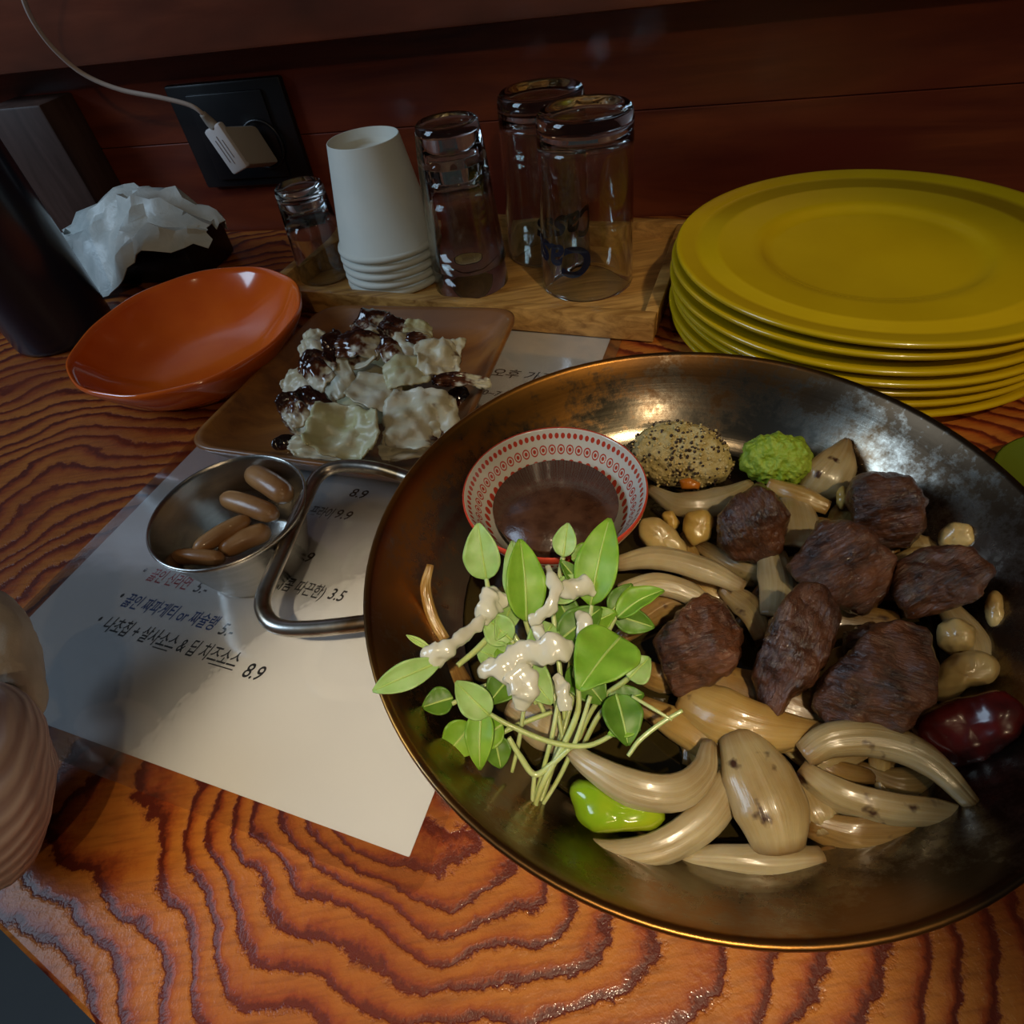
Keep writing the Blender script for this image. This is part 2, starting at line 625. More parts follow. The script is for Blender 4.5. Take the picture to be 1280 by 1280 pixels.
def film_mat():
    m, nt, b = newmat('laminating_film')
    nt.nodes.remove(b)
    out = nt.nodes['Material Output']
    tr = nd(nt, 'ShaderNodeBsdfTransparent'); tr.inputs[0].default_value = (0.98, 0.98, 0.98, 1)
    gl = nd(nt, 'ShaderNodeBsdfGlossy'); gl.inputs['Roughness'].default_value = 0.12
    fr = nd(nt, 'ShaderNodeFresnel'); fr.inputs[0].default_value = 1.5
    v = coords(nt)
    n = ntex(nt, v, 55, 3, 0.5)
    bp = nd(nt, 'ShaderNodeBump'); bp.inputs['Strength'].default_value = 0.15; bp.inputs['Distance'].default_value = 0.001
    nt.links.new(n, bp.inputs['Height'])
    nt.links.new(bp.outputs[0], gl.inputs['Normal'])
    nt.links.new(bp.outputs[0], fr.inputs['Normal'])
    mx = nd(nt, 'ShaderNodeMixShader')
    nt.links.new(M_(nt, 'MULTIPLY_ADD', fr.outputs[0], 0.5, 0.022), mx.inputs[0])
    nt.links.new(tr.outputs[0], mx.inputs[1]); nt.links.new(gl.outputs[0], mx.inputs[2])
    nt.links.new(mx.outputs[0], out.inputs[0])
    return m


MAT['film'] = film_mat()
MAT['paper'] = simple('white_menu_paper', (0.80, 0.80, 0.80), (0.76, 0.76, 0.77), 12, rough=0.7)


def pan_mat():
    m, nt, b = newmat('seasoned_steel_pan')
    tc = nd(nt, 'ShaderNodeTexCoord')
    sep = nd(nt, 'ShaderNodeSeparateXYZ'); nt.links.new(tc.outputs['Object'], sep.inputs[0])
    r = M_(nt, 'SQRT', M_(nt, 'ADD', M_(nt, 'MULTIPLY', sep.outputs[0], sep.outputs[0]), M_(nt, 'MULTIPLY', sep.outputs[1], sep.outputs[1])))
    n1 = ntex(nt, coords(nt), 26, 6, 0.68)
    n2 = ntex(nt, coords(nt, (1, 1, 1), loc=(4, 0, 0)), 190, 5, 0.75)
    n3 = ntex(nt, coords(nt, (1, 1, 1), loc=(0, 4, 0)), 7, 2)
    edge = nd(nt, 'ShaderNodeMapRange'); nt.links.new(r, edge.inputs[0])
    edge.inputs[1].default_value = 0.090; edge.inputs[2].default_value = 0.116
    e = edge.outputs[0]
    burn = M_(nt, 'ADD', M_(nt, 'ADD', M_(nt, 'MULTIPLY', n1, 0.55), M_(nt, 'MULTIPLY', n2, 0.40)), M_(nt, 'MULTIPLY', e, 0.28))
    f1 = ramp(nt, burn, [(0.54, (0, 0, 0)), (0.70, (1, 1, 1))])
    base = mix(nt, ramp(nt, n3, [(0.4, (0, 0, 0)), (0.6, (1, 1, 1))]), (0.31, 0.29, 0.25), (0.21, 0.17, 0.11))
    brn = mix(nt, ramp(nt, n3, [(0.45, (0, 0, 0)), (0.62, (1, 1, 1))]), (0.07, 0.045, 0.027), (0.46, 0.20, 0.04))
    nt.links.new(mix(nt, f1, base, brn), b.inputs['Base Color'])
    rg = nd(nt, 'ShaderNodeMapRange'); nt.links.new(f1, rg.inputs[0]); rg.inputs[3].default_value = 0.20; rg.inputs[4].default_value = 0.36
    nt.links.new(rg.outputs[0], b.inputs['Roughness'])
    b.inputs['Metallic'].default_value = 1.0
    # circular brushing
    wv = ntex(nt, coords(nt), 300, 3, 0.6)
    cmb = nd(nt, 'ShaderNodeCombineXYZ'); nt.links.new(M_(nt, 'MULTIPLY', r, 900), cmb.inputs[0])
    br = nd(nt, 'ShaderNodeTexNoise'); br.inputs['Scale'].default_value = 1.0; nt.links.new(cmb.outputs[0], br.inputs['Vector'])
    bump(nt, b, M_(nt, 'ADD', br.outputs[0], M_(nt, 'MULTIPLY', wv, 0.7)), 0.10, 0.0005)
    return m


MAT['pan'] = pan_mat()


def meat_mat(name, tone, c1=(0.016, 0.005, 0.0025), c2=(0.15, 0.048, 0.014)):
    m, nt, b = newmat(name)
    at_ = nd(nt, 'ShaderNodeAttribute'); at_.attribute_name = 'fibre'
    mp_ = nd(nt, 'ShaderNodeMapping'); mp_.inputs['Scale'].default_value = (120, 620, 420)
    nt.links.new(at_.outputs['Vector'], mp_.inputs[0])
    fib = ntex(nt, mp_.outputs[0], 1.0, 5, 0.65, 1.1)
    big = ntex(nt, coords(nt), 60, 4, 0.6)
    f = M_(nt, 'ADD', M_(nt, 'MULTIPLY', fib, 0.32), M_(nt, 'MULTIPLY', big, 0.72))
    k = 0.9 + 0.25 * tone
    c2 = tuple(v * k for v in c2)
    nt.links.new(ramp(nt, f, [(0.40, c1), (0.53, ((c1[0] + c2[0]) / 2, (c1[1] + c2[1]) / 2, (c1[2] + c2[2]) / 2)), (0.68, c2)]), b.inputs['Base Color'])
    nt.links.new(ramp(nt, big, [(0.35, (0.26,) * 3), (0.65, (0.5,) * 3)]), b.inputs['Roughness'])
    pset(b, coat=1.0, coatr=0.09, spec=0.3)
    bp = bump(nt, b, M_(nt, 'ADD', fib, M_(nt, 'MULTIPLY', big, 0.5)), 0.75, 0.0013)
    gl_ = nd(nt, 'ShaderNodeBump'); gl_.inputs['Strength'].default_value = 0.9; gl_.inputs['Distance'].default_value = 0.0012
    nt.links.new(M_(nt, 'ADD', fib, M_(nt, 'MULTIPLY', ntex(nt, coords(nt), 420, 3, 0.6), 0.9)), gl_.inputs['Height'])
    nt.links.new(gl_.outputs[0], b.inputs['Coat Normal'])
    return m


MEATS = [meat_mat('seared_beef_%d' % k, r) for k, r in enumerate([0.0, -0.4, 0.6, 0.3])]


def onion_mat(name, c1, c2, char=0.0, rough=0.25, ends=0.0):
    m, nt, b = newmat(name)
    n = ntex(nt, coords(nt), 45, 4)
    col = ramp(nt, n, [(0.35, c1), (0.68, c2)])
    n9 = ntex(nt, coords(nt, loc=(6, 6, 2)), 38, 3)
    brown = (c1[0] * 0.62, c1[1] * 0.48, c1[2] * 0.3)
    col = mix(nt, M_(nt, 'MULTIPLY', ramp(nt, n9, [(0.48, (0, 0, 0)), (0.7, (1, 1, 1))]), 0.6), col, brown)
    hgt = ntex(nt, coords(nt), 160, 3)
    if ends:
        at_ = nd(nt, 'ShaderNodeAttribute'); at_.attribute_name = 'along'
        sp = nd(nt, 'ShaderNodeSeparateXYZ'); nt.links.new(at_.outputs['Vector'], sp.inputs[0])
        mp_ = nd(nt, 'ShaderNodeMapping'); mp_.inputs['Scale'].default_value = (0.9, 5.5, 1)
        nt.links.new(at_.outputs['Vector'], mp_.inputs[0])
        st = ntex(nt, mp_.outputs[0], 1.6, 3, 0.6)
        col = mix(nt, M_(nt, 'MULTIPLY', ramp(nt, st, [(0.42, (0, 0, 0)), (0.66, (1, 1, 1))]), 0.35), col, (c2[0] * 1.12, c2[1] * 1.16, c2[2] * 1.35))
        t = M_(nt, 'ABSOLUTE', M_(nt, 'SUBTRACT', sp.outputs[0], 0.5))
        q = M_(nt, 'ABSOLUTE', sp.outputs[1])
        eb = M_(nt, 'MAXIMUM', ramp(nt, t, [(0.36, (0, 0, 0)), (0.5, (1, 1, 1))]), M_(nt, 'MULTIPLY', ramp(nt, q, [(0.80, (0, 0, 0)), (1.0, (1, 1, 1))]), 0.55))
        eb = M_(nt, 'MULTIPLY', eb, M_(nt, 'MULTIPLY_ADD', n, 0.9, 0.25))
        col = mix(nt, M_(nt, 'MULTIPLY', eb, ends, clamp=True), col, (c1[0] * 0.55, c1[1] * 0.36, c1[2] * 0.2))
        hgt = M_(nt, 'ADD', hgt, st)
    if char:
        k = ntex(nt, coords(nt, (1, 1, 1), loc=(2, 7, 1)), 130, 3, 0.5)
        k2 = ntex(nt, coords(nt, (1, 1, 1), loc=(5, 1, 1)), 35, 2, 0.5)
        kk = M_(nt, 'ADD', M_(nt, 'MULTIPLY', k, 0.6), M_(nt, 'MULTIPLY', k2, 0.4))
        col = mix(nt, ramp(nt, kk, [(0.66 - 0.06 * char, (0, 0, 0)), (0.71 - 0.06 * char, (1, 1, 1))]), col, (0.045, 0.014, 0.005))
    nt.links.new(col, b.inputs['Base Color'])
    pset(b, rough=rough + 0.08, coat=0.5, coatr=0.10, sss=0.35, sssr=(0.004, 0.0025, 0.001), ssss=1.0)
    bp = bump(nt, b, hgt, 0.2, 0.0008)
    nt.links.new(bp.outputs[0], b.inputs['Coat Normal'])
    return m


ON_W = onion_mat('soft_white_onion', (0.36, 0.27, 0.13), (0.47, 0.39, 0.23), ends=0.8)
ON_Y = onion_mat('golden_onion', (0.34, 0.195, 0.045), (0.42, 0.28, 0.095), 0.3, ends=0.7)
ON_C = onion_mat('charred_onion', (0.30, 0.20, 0.07), (0.40, 0.31, 0.155), 1.0, ends=0.9)
ON_B = onion_mat('browned_onion', (0.20, 0.10, 0.022), (0.33, 0.20, 0.06), 0.6, ends=0.7)
MUSH = onion_mat('pale_mushroom', (0.48, 0.33, 0.12), (0.56, 0.43, 0.19), 0.2)
GARLIC = onion_mat('yellow_garlic', (0.55, 0.33, 0.06), (0.60, 0.42, 0.13), 0.0)
MAT['green_pep'] = simple('green_pepper', (0.22, 0.38, 0.012), (0.34, 0.42, 0.015), 50, rough=0.15, coat=0.6, coatr=0.05, sss=0.2, sssr=(0.002, 0.003, 0.001))
MAT['red_pep'] = simple('red_pepper', (0.12, 0.006, 0.004), (0.035, 0.004, 0.003), 60, rough=0.25, coat=0.25, coatr=0.08)
MAT['leaf'] = None


def leaf_mat(name, c1, c2):
    m, nt, b = newmat(name)
    n = ntex(nt, coords(nt), 120, 4)
    nt.links.new(ramp(nt, n, [(0.35, c1), (0.66, c2)]), b.inputs['Base Color'])
    pset(b, rough=0.45, spec=0.4, sss=0.25, sssr=(0.001, 0.003, 0.0006))
    b.inputs['Transmission Weight'].default_value = 0.0
    bump(nt, b, ntex(nt, coords(nt), 260, 3), 0.15, 0.0006)
    return m


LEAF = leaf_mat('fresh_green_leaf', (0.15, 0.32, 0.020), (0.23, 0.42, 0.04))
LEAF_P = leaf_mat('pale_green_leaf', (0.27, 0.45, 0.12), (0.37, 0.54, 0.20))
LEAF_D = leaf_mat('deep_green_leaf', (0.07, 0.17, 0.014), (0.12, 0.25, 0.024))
VEIN = leaf_mat('leaf_vein', (0.36, 0.50, 0.12), (0.42, 0.56, 0.16))
STEM = onion_mat('pale_green_stem', (0.42, 0.52, 0.17), (0.56, 0.64, 0.30))
DRESS = simple('creamy_dressing', (0.62, 0.60, 0.50), (0.56, 0.56, 0.44), 60, rough=0.16, coat=0.5, coatr=0.05, sss=0.2, sssr=(0.003, 0.003, 0.002))
WASABI = simple('wasabi_paste', (0.26, 0.38, 0.018), (0.36, 0.48, 0.05), 160, 0.8, 420, 0.0016, rough=0.45, sss=0.1, sssr=(0.001, 0.002, 0.0005))
MUSTARD = simple('mustard_paste', (0.46, 0.34, 0.11), (0.60, 0.48, 0.22), 190, 0.9, 420, 0.0016, rough=0.45)
SEED_D = simple('dark_mustard_seed', (0.045, 0.022, 0.012), rough=0.4)
SEED_L = simple('light_mustard_seed', (0.58, 0.44, 0.18), rough=0.4)
SAUCE = simple('brown_sauce', (0.040, 0.015, 0.007), (0.075, 0.032, 0.016), 130, 0.25, 260, 0.0008, rough=0.22, coat=0.4, coatr=0.1)
BALSAMIC = simple('dark_glaze', (0.012, 0.003, 0.002), (0.11, 0.024, 0.006), 70, lo=0.55, hi=0.75, rough=0.10, coat=0.7, coatr=0.03)
OIL = simple('pan_juices', (0.020, 0.014, 0.004), (0.035, 0.024, 0.006), 30, rough=0.08, spec=0.6)


def cabbage_mat(name, stain, c1=(0.60, 0.55, 0.36), c2=(0.70, 0.66, 0.52)):
    m, nt, b = newmat(name)
    n = ntex(nt, coords(nt), 55, 4)
    col = ramp(nt, n, [(0.35, c1), (0.65, c2)])
    if stain > 0:
        k = ntex(nt, coords(nt, loc=(stain * 3, 2, 1)), 38, 4, 0.55)
        lo = 0.66 - 0.24 * stain
        msk = ramp(nt, k, [(lo, (0, 0, 0)), (lo + 0.05, (1, 1, 1))])
        dk_ = ramp(nt, k, [(lo + 0.03, (0.14, 0.038, 0.010)), (lo + 0.10, (0.030, 0.007, 0.003))])
        col = mix(nt, msk, col, dk_)
    nt.links.new(col, b.inputs['Base Color'])
    pset(b, rough=0.35, sss=0.2, sssr=(0.003, 0.0025, 0.0015))
    if stain > 0:
        nt.links.new(M_(nt, 'MULTIPLY_ADD', msk, -0.26, 0.38), b.inputs['Roughness'])
        nt.links.new(M_(nt, 'MULTIPLY', msk, 0.6), b.inputs['Coat Weight'])
    bump(nt, b, ntex(nt, coords(nt), 170, 4), 0.3, 0.001)
    return m


CAB = [cabbage_mat('white_cabbage', 0.0), cabbage_mat('spotted_cabbage', 0.28), cabbage_mat('sauced_cabbage', 0.62), cabbage_mat('dark_sauced_cabbage', 0.95), cabbage_mat('yellow_green_cabbage', 0.1, (0.56, 0.54, 0.28), (0.66, 0.62, 0.42))]
SNACK = simple('brown_snack', (0.48, 0.24, 0.085), (0.38, 0.17, 0.055), 70, 0.2, 300, rough=0.35, coat=0.2)


def bowl_mat(zr, zlo):
    """white glaze with rings of red stamped dots (flat print) by angle and height"""
    m, nt, b = newmat('white_bowl_red_stamps')
    tc = nd(nt, 'ShaderNodeTexCoord')
    sep = nd(nt, 'ShaderNodeSeparateXYZ'); nt.links.new(tc.outputs['Object'], sep.inputs[0])
    X, Y, Z = sep.outputs
    ang = M_(nt, 'DIVIDE', M_(nt, 'ARCTAN2', Y, X), 2 * math.pi)
    r = M_(nt, 'SQRT', M_(nt, 'ADD', M_(nt, 'MULTIPLY', X, X), M_(nt, 'MULTIPLY', Y, Y)))

    def ring(N, r0, hr, fill, inner=None):
        u = M_(nt, 'SUBTRACT', M_(nt, 'FRACT', M_(nt, 'MULTIPLY', M_(nt, 'ADD', ang, 1.0), N)), 0.5)
        u = M_(nt, 'DIVIDE', u, fill)
        v = M_(nt, 'DIVIDE', M_(nt, 'SUBTRACT', r, r0), hr)
        d = M_(nt, 'SQRT', M_(nt, 'ADD', M_(nt, 'MULTIPLY', u, u), M_(nt, 'MULTIPLY', v, v)))
        f = M_(nt, 'LESS_THAN', d, 1.0)
        if inner:
            g = M_(nt, 'MULTIPLY', M_(nt, 'LESS_THAN', d, 0.72), M_(nt, 'GREATER_THAN', d, 0.42))
            f = M_(nt, 'SUBTRACT', f, g, clamp=True)
        return f
    R = zr
    f = ring(80, R * 0.935, R * 0.017, 0.34)
    f = M_(nt, 'MAXIMUM', f, ring(50, R * 0.855, R * 0.030, 0.42, True))
    f = M_(nt, 'MAXIMUM', f, ring(46, R * 0.772, R * 0.026, 0.36))
    rim = M_(nt, 'GREATER_THAN', r, R * 0.978)
    f = M_(nt, 'MAXIMUM', f, rim)
    nt.links.new(mix(nt, f, (0.66, 0.62, 0.54), (0.50, 0.055, 0.028)), b.inputs['Base Color'])
    pset(b, rough=0.15, coat=0.5, coatr=0.05)
    return m


# ------------------------------------------------------------------ setting: floor, wall, shelf board, post
fv, ff = box(6, 6, 0.04)
floor = mk('floor', fv, ff, MAT['floor'], origin=None, smooth=False)
floor.location = (0, 0.5, -0.75)
tag(floor, 'dark floor far below the table edge', kind='structure')

wall = thing('wall_back', 'dark red-brown wooden plank wall behind the table', None, W0 + Vector((0, 0, 0)), kind='structure')
wall.rotation_euler = (0, 0, -WALL_A)
zs = [-0.75, -0.42, -0.12, 0.075, 0.28, 0.60]
for i in range(len(zs) - 1):
    h = zs[i + 1] - zs[i]
    bv, bf = box(3.2, 0.02, h - 0.0005, 0.0006, 1, center=(0, 0.01, (zs[i] + zs[i + 1]) / 2))
    p = mk('plank', bv, bf, MAT['wall'], wall, smooth=False)

# shelf board running along the wall, its lower edge in view
SH_OFF = 0.035
pz = [onwall(x, y, SH_OFF).z for x, y in ((40, 87), (430, 55), (700, 20), (900, 2))]
SHZ = sum(pz) / len(pz)
trim = thing('trim_1', 'red-brown board fixed along the top of the wall', None, W0, kind='structure')
trim.rotation_euler = (0, 0, -WALL_A)
bv, bf = box(3.2, SH_OFF, 0.30, 0.003, 2, center=(0, -SH_OFF / 2, SHZ + 0.15))
autosmooth(mk('board', bv, bf, MAT['shelf'], trim), 30)

# grey-brown upright at far left
pl, pr = onwall(57, 224, 0.02), onwall(109, 193, 0.02)
pm = (pl + pr) / 2
pw = abs((pr - pl).dot(WU))
post = frame_box('trim_2', MAT['post'], None, Vector((pm.x, pm.y, (SHZ - 0.02) / 2)), WU, -WN, Vector((0, 0, 1)), pw, 0.04, SHZ - 0.02, 0.002)
tag(post, 'grey-brown wooden upright on the wall behind the dark bottle', kind='structure')

# ------------------------------------------------------------------ table
e0, e1 = at(0, 1170), at(110, 1280)
ed = (e1 - e0).normalized()
en = Vector((-ed.y, ed.x, 0))
if en.y < 0: en = -en
TH = 0.035
tc0 = e0
back = W0 + WN * 0.001
A = e0 - ed * 1.3
B = e0 + ed * 1.3
# far edge follows the wall
def wallhit(p, d):
    return p + d * ((W0 - p).dot(WN) / d.dot(WN) - 0.0005 / abs(d.dot(WN)))
poly = [A, B, wallhit(B, en), wallhit(A, en)]
table = thing('table', 'glossy brushed wooden table with burnt red grain', 'table', (e0.x, e0.y, -TH))
O = Vector((e0.x, e0.y, -TH))
vs = [Vector((p.x, p.y, 0)) for p in poly] + [Vector((p.x, p.y, -TH)) for p in poly]
fs = [(0, 1, 2, 3), (7, 6, 5, 4)] + [(k, k + 4, (k + 1) % 4 + 4, (k + 1) % 4) for k in range(4)]
bm = bmesh.new()
bv = [bm.verts.new(v) for v in vs]
for f in fs: bm.faces.new([bv[k] for k in f])
bmesh.ops.bevel(bm, geom=[e for e in bm.edges if abs(e.verts[0].co.z) < 1e-6 and abs(e.verts[1].co.z) < 1e-6], offset=0.004, segments=3, affect='EDGES', profile=0.5)
bm.verts.index_update()
vs = [v.co.copy() for v in bm.verts]; fs = [tuple(v.index for v in f.verts) for f in bm.faces]; bm.free()
top = mk('tabletop', vs, fs, MAT['table'], table, origin=(0, 0, 0))
autosmooth(top, 25)
for s in (-0.55, 0.75):
    for dpt in (0.08, 0.42):
        p = e0 + ed * s + en * dpt
        frame_box('leg', MAT['table_edge'], table, Vector((p.x, p.y, (-TH - 0.73) / 2)), ed, en, Vector((0, 0, 1)), 0.06, 0.06, 0.73 - TH, 0.003)

# ------------------------------------------------------------------ laminated menu
br, tr = at(512, 1072), at(763, 424)
my_ = (tr - br).normalized()
mx_ = Vector((my_.y, -my_.x, 0))
mL = (tr - br).length
mW = mL * 0.695
MZ = 0.0012
menu = thing('menu', 'white laminated menu sheet lying under the pan and bowls', 'menu', br)
def mp(u, v, z):     # u leftwards from the right edge, v up from the bottom edge
    p = br - mx_ * u + my_ * v
    return Vector((p.x, p.y, z))
def slab(name, mat, u0, u1, v0, v1, z0, z1, rc=0.004):
    out = []
    for (cu, cv, a0) in ((u1 - rc, v1 - rc, 0), (u0 + rc, v1 - rc, 90), (u0 + rc, v0 + rc, 180), (u1 - rc, v0 + rc, 270)):
        for k in range(5):
            a = math.radians(a0 + 22.5 * k)
            out.append((cu + rc * math.cos(a), cv + rc * math.sin(a)))
    N = len(out)
    vs = [mp(u, v, z0) for u, v in out] + [mp(u, v, z1) for u, v in out]
    fs = [tuple(range(N))[::-1], tuple(range(N, 2 * N))] + [(k, (k + 1) % N, (k + 1) % N + N, k + N) for k in range(N)]
    return mk(name, vs, fs, mat, menu, origin=br, smooth=False)
slab('paper', MAT['paper'], 0, mW, 0, mL, 0.0003, 0.0006, 0.0005)
slab('film', MAT['film'], -0.0075, mW + 0.0075, -0.0095, mL + 0.006, 0.00075, 0.00085, 0.005)


def text_mesh(body, size, shear=0.0, bold=0.0):
    c = bpy.data.curves.new('t', 'FONT')
    c.body = body
    c.size = size
    c.shear = shear
    c.offset = bold
    o = bpy.data.objects.new('t', c)
    COL.objects.link(o)
    dg = bpy.context.evaluated_depsgraph_get()
    dg.update()
    me = o.evaluated_get(dg).to_mesh()
    vs = [v.co.copy() for v in me.vertices]
    fs = [tuple(p.vertices) for p in me.polygons]
    o.to_mesh_clear()
    bpy.data.objects.remove(o)
    return vs, fs


def menu_text(body, p0, p1, mat, h, shear=0.2, under=None):
    """a printed line from picture point p0 (baseline start) to p1 (baseline end)"""
    a, b = at(*p0), at(*p1)
    T = -(mp(1, 0, 0) - mp(0, 0, 0)).normalized()
    L = (b - a).dot(T)
    vs, fs = text_mesh(body, 1.0, shear, 0.012)
    x0 = min(v.x for v in vs); x1 = max(v.x for v in vs)
    s = L / (x1 - x0)
    sy = h
    U = Vector((-T.y, T.x, 0))
    z = 0.0007
    out = [Vector((*(a + T * ((v.x - x0) * s) + U * (v.y * sy)).xy, z)) for v in vs]
    if under:
        for u0, u1 in under:
            k = len(out)
            for u, v in ((u0, -0.16), (u1, -0.16), (u1, -0.10), (u0, -0.10)):
                out.append(Vector((*(a + T * (L * u) + U * (v * sy)).xy, z)))
            fs.append((k, k + 1, k + 2, k + 3))
    return mk('printed_line', out, fs, mat, menu, origin=a, smooth=False)


TS = 0.0082
menu_text('•', (176, 719), (179, 720), MAT['ink_black'], TS)
menu_text('끓인 신라면', (184, 725), (234, 738), MAT['ink_red'], TS)
menu_text('5.-', (241, 740), (257, 743), MAT['ink_black'], TS)
menu_text('•', (147, 751), (150, 752), MAT['ink_black'], TS)
menu_text('끓인 짜파게티 or 짜슐랭', (152, 757), (266, 790), MAT['ink_blue'], TS)
menu_text('5.-', (272, 793), (289, 797), MAT['ink_black'], TS)
menu_text('•', (119, 781), (122, 782), MAT['ink_black'], TS * 1.05)
menu_text('나초칩 + 살사소스 & 딥 치즈소스', (127, 787), (292, 838), MAT['ink_black'], TS * 1.05, under=((0.42, 0.53), (0.83, 1.0)))
menu_text('8.9', (302, 846), (325, 852), MAT['ink_black'], TS * 1.1)
menu_text('(매콤 따끈한)', (338, 734), (401, 751), MAT['ink_black'], TS)
menu_text('3.5', (409, 749), (428, 753), MAT['ink_black'], TS)
menu_text('9.9', (368, 700), (388, 705), MAT['ink_black'], TS)
menu_text('프라이', (384, 644), (414, 648), MAT['ink_black'], TS)
menu_text('9.9', (418, 648), (437, 651), MAT['ink_black'], TS)
menu_text('8.9', (436, 621), (456, 625), MAT['ink_black'], TS)
menu_text('오후 가격', (612, 470), (690, 480), MAT['ink_black'], TS * 1.15)
menu_text('0~7-110', (602, 494), (650, 500), MAT['ink_black'], TS * 0.8)

# ------------------------------------------------------------------ pan
PZ = 0.045
PC = Vector((0.3716, 0.7795, 0)) * (CAMH - PZ)
PR = 0.7056 * (CAMH - PZ)
pan = thing('pan', 'large round steel pan with looped handle and browned rim, full of food', 'pan', PC + Vector((0, 0, MZ)))
PF = 0.006     # inside floor height over its base
prof = [(0, PF), (0.060, PF), (0.080, PF + 0.0006), (0.088, PF + 0.0035), (0.096, 0.0165), (0.104, 0.0275), (0.110, 0.0365), (PR - 0.0022, PZ - 0.0015),
        (PR - 0.0006, PZ), (PR + 0.0004, PZ - 0.0004), (PR + 0.0006, PZ - 0.0014), (PR - 0.0006, PZ - 0.0024), (0.1115, 0.0355), (0.1055, 0.0265), (0.0975, 0.0155), (0.089, 0.0055), (0.080, 0.0022), (0.0, 0.0022)]
vs, fs = lathe(prof, 128)
mk('body', [v - Vector((0, 0, MZ)) for v in vs], fs, MAT['pan'], pan)
hz = 0.030
hpts = [(520, 600), (470, 585), (425, 583), (398, 595), (380, 628), (353, 690), (331, 740), (330, 765), (347, 783), (390, 786), (480, 776)]
H3 = [at(x, y, z) for (x, y), z in zip(hpts, [0.030, 0.030, 0.030, 0.0295, 0.029, 0.028, 0.027, 0.0265, 0.0265, 0.027, 0.028])]
vs, fs = tube(H3, 0.0031, 12, 60)
mk('handle', vs, fs, MAT['steel_rod'], pan, origin=PC + Vector((0, 0, MZ)))
vs2 = [Vector((2 * PC.x - v.x, 2 * PC.y - v.y, v.z)) for v in vs]
mk('handle', vs2, fs, MAT['steel_rod'], pan, origin=PC + Vector((0, 0, MZ)))

vs, fs = lathe([(0, 0.0), (0.078, 0.0), (0.0855, 0.0018), (0.0862, 0.0022), (0.085, 0.0023), (0, 0.0023)], 72)
oil = mk('cooking_juices', vs, fs, OIL)
oil.location = PC + Vector((0, 0, PF + 0.0012))
tag(oil, 'thin dark layer of oily juices on the pan floor', 'juices')
FL = PF + 0.004

# ------------------------------------------------------------------ sauce bowl
BZ = 0.045
bc = at(692, 607, BZ)
bR = (at(809, 612, BZ) - at(576, 612, BZ)).length / 2
B0 = 0.0095
bowl = thing('sauce_bowl', 'white sauce bowl with rings of red stamped dots inside', 'bowl', (bc.x, bc.y, B0))
hB = BZ - B0
prof = [(0, 0.0025), (bR * 0.48, 0.003), (bR * 0.60, 0.010), (bR * 0.80, hB * 0.66), (bR * 0.97, hB - 0.001), (bR * 0.985, hB), (bR, hB - 0.0008), (bR * 0.995, hB - 0.003), (bR * 0.84, hB * 0.60), (bR * 0.62, 0.006), (bR * 0.50, 0.0), (bR * 0.42, 0.0), (bR * 0.40, 0.001), (0, 0.001)]
vs, fs = lathe(prof, 96)
mk('body', vs, fs, bowl_mat(bR, 0), bowl)
zs_ = 0.0355 - B0
prof = [(0, 0.0045), (bR * 0.46, 0.0045), (bR * 0.575, 0.0105), (bR * 0.70, zs_ - 0.0006), (bR * 0.695, zs_), (0, zs_)]
vs, fs = lathe(prof, 64)
sc = mk('brown_sauce', vs, fs, SAUCE)
sc.location = (bc.x, bc.y, B0)
tag(sc, 'thick brown sauce filling the red-dotted bowl', 'sauce')

# ------------------------------------------------------------------ yellow plates
PT = 0.050
yr = 0.6636 * (CAMH - PT)
yc = Vector((1.3844, 1.9449, 0)) * (CAMH - PT)
k = yr / 0.105
pprof = [(0, .0042), (.050, .0042), (.0545, .0050), (.0570, .0062), (.0592, .0071), (.064, .0076), (.080, .0088), (.083, .0091), (.0835, .0087), (.087, .0094), (.0875, .0090), (.091, .0098), (.0915, .0094), (.095, .0103), (.1020, .0116), (.1038, .0119), (.1049, .0114), (.1052, .0103), (.1045, .0092), (.1015, .0082), (.080, .0052), (.0635, .0032), (.0605, .0006), (.0590, 0), (.0560, 0), (.0550, .0010), (0, .0010)]
vs, fs = lathe([(r * k, z) for r, z in pprof], 128)
base = None
names = ['lowest', 'second from the bottom', 'third from the bottom', 'middle', 'third from the top', 'second from the top', 'topmost']
pitch = (PT - 0.0119) / 6
offs = [(0.0005, 0.0), (-0.001, 0.001), (0.0008, 0.0006), (-0.0012, -0.0006), (-0.0022, 0.0005), (-0.0016, 0.0012), (0, 0)]
zz = [0, .0060, .0120, .0180, .0240, .0318, .0381]
for i in range(7):
    if base is None:
        base = o = mk('dinner_plate', vs, fs, MAT['yellow'])
    else:
        o = base.copy(); COL.objects.link(o)
    o.location = (yc.x + offs[i][0], yc.y + offs[i][1], zz[i] + 0.0003)
    tag(o, 'glossy yellow plate, %s of the stack of seven' % names[i], 'plate', 'stacked yellow plates')

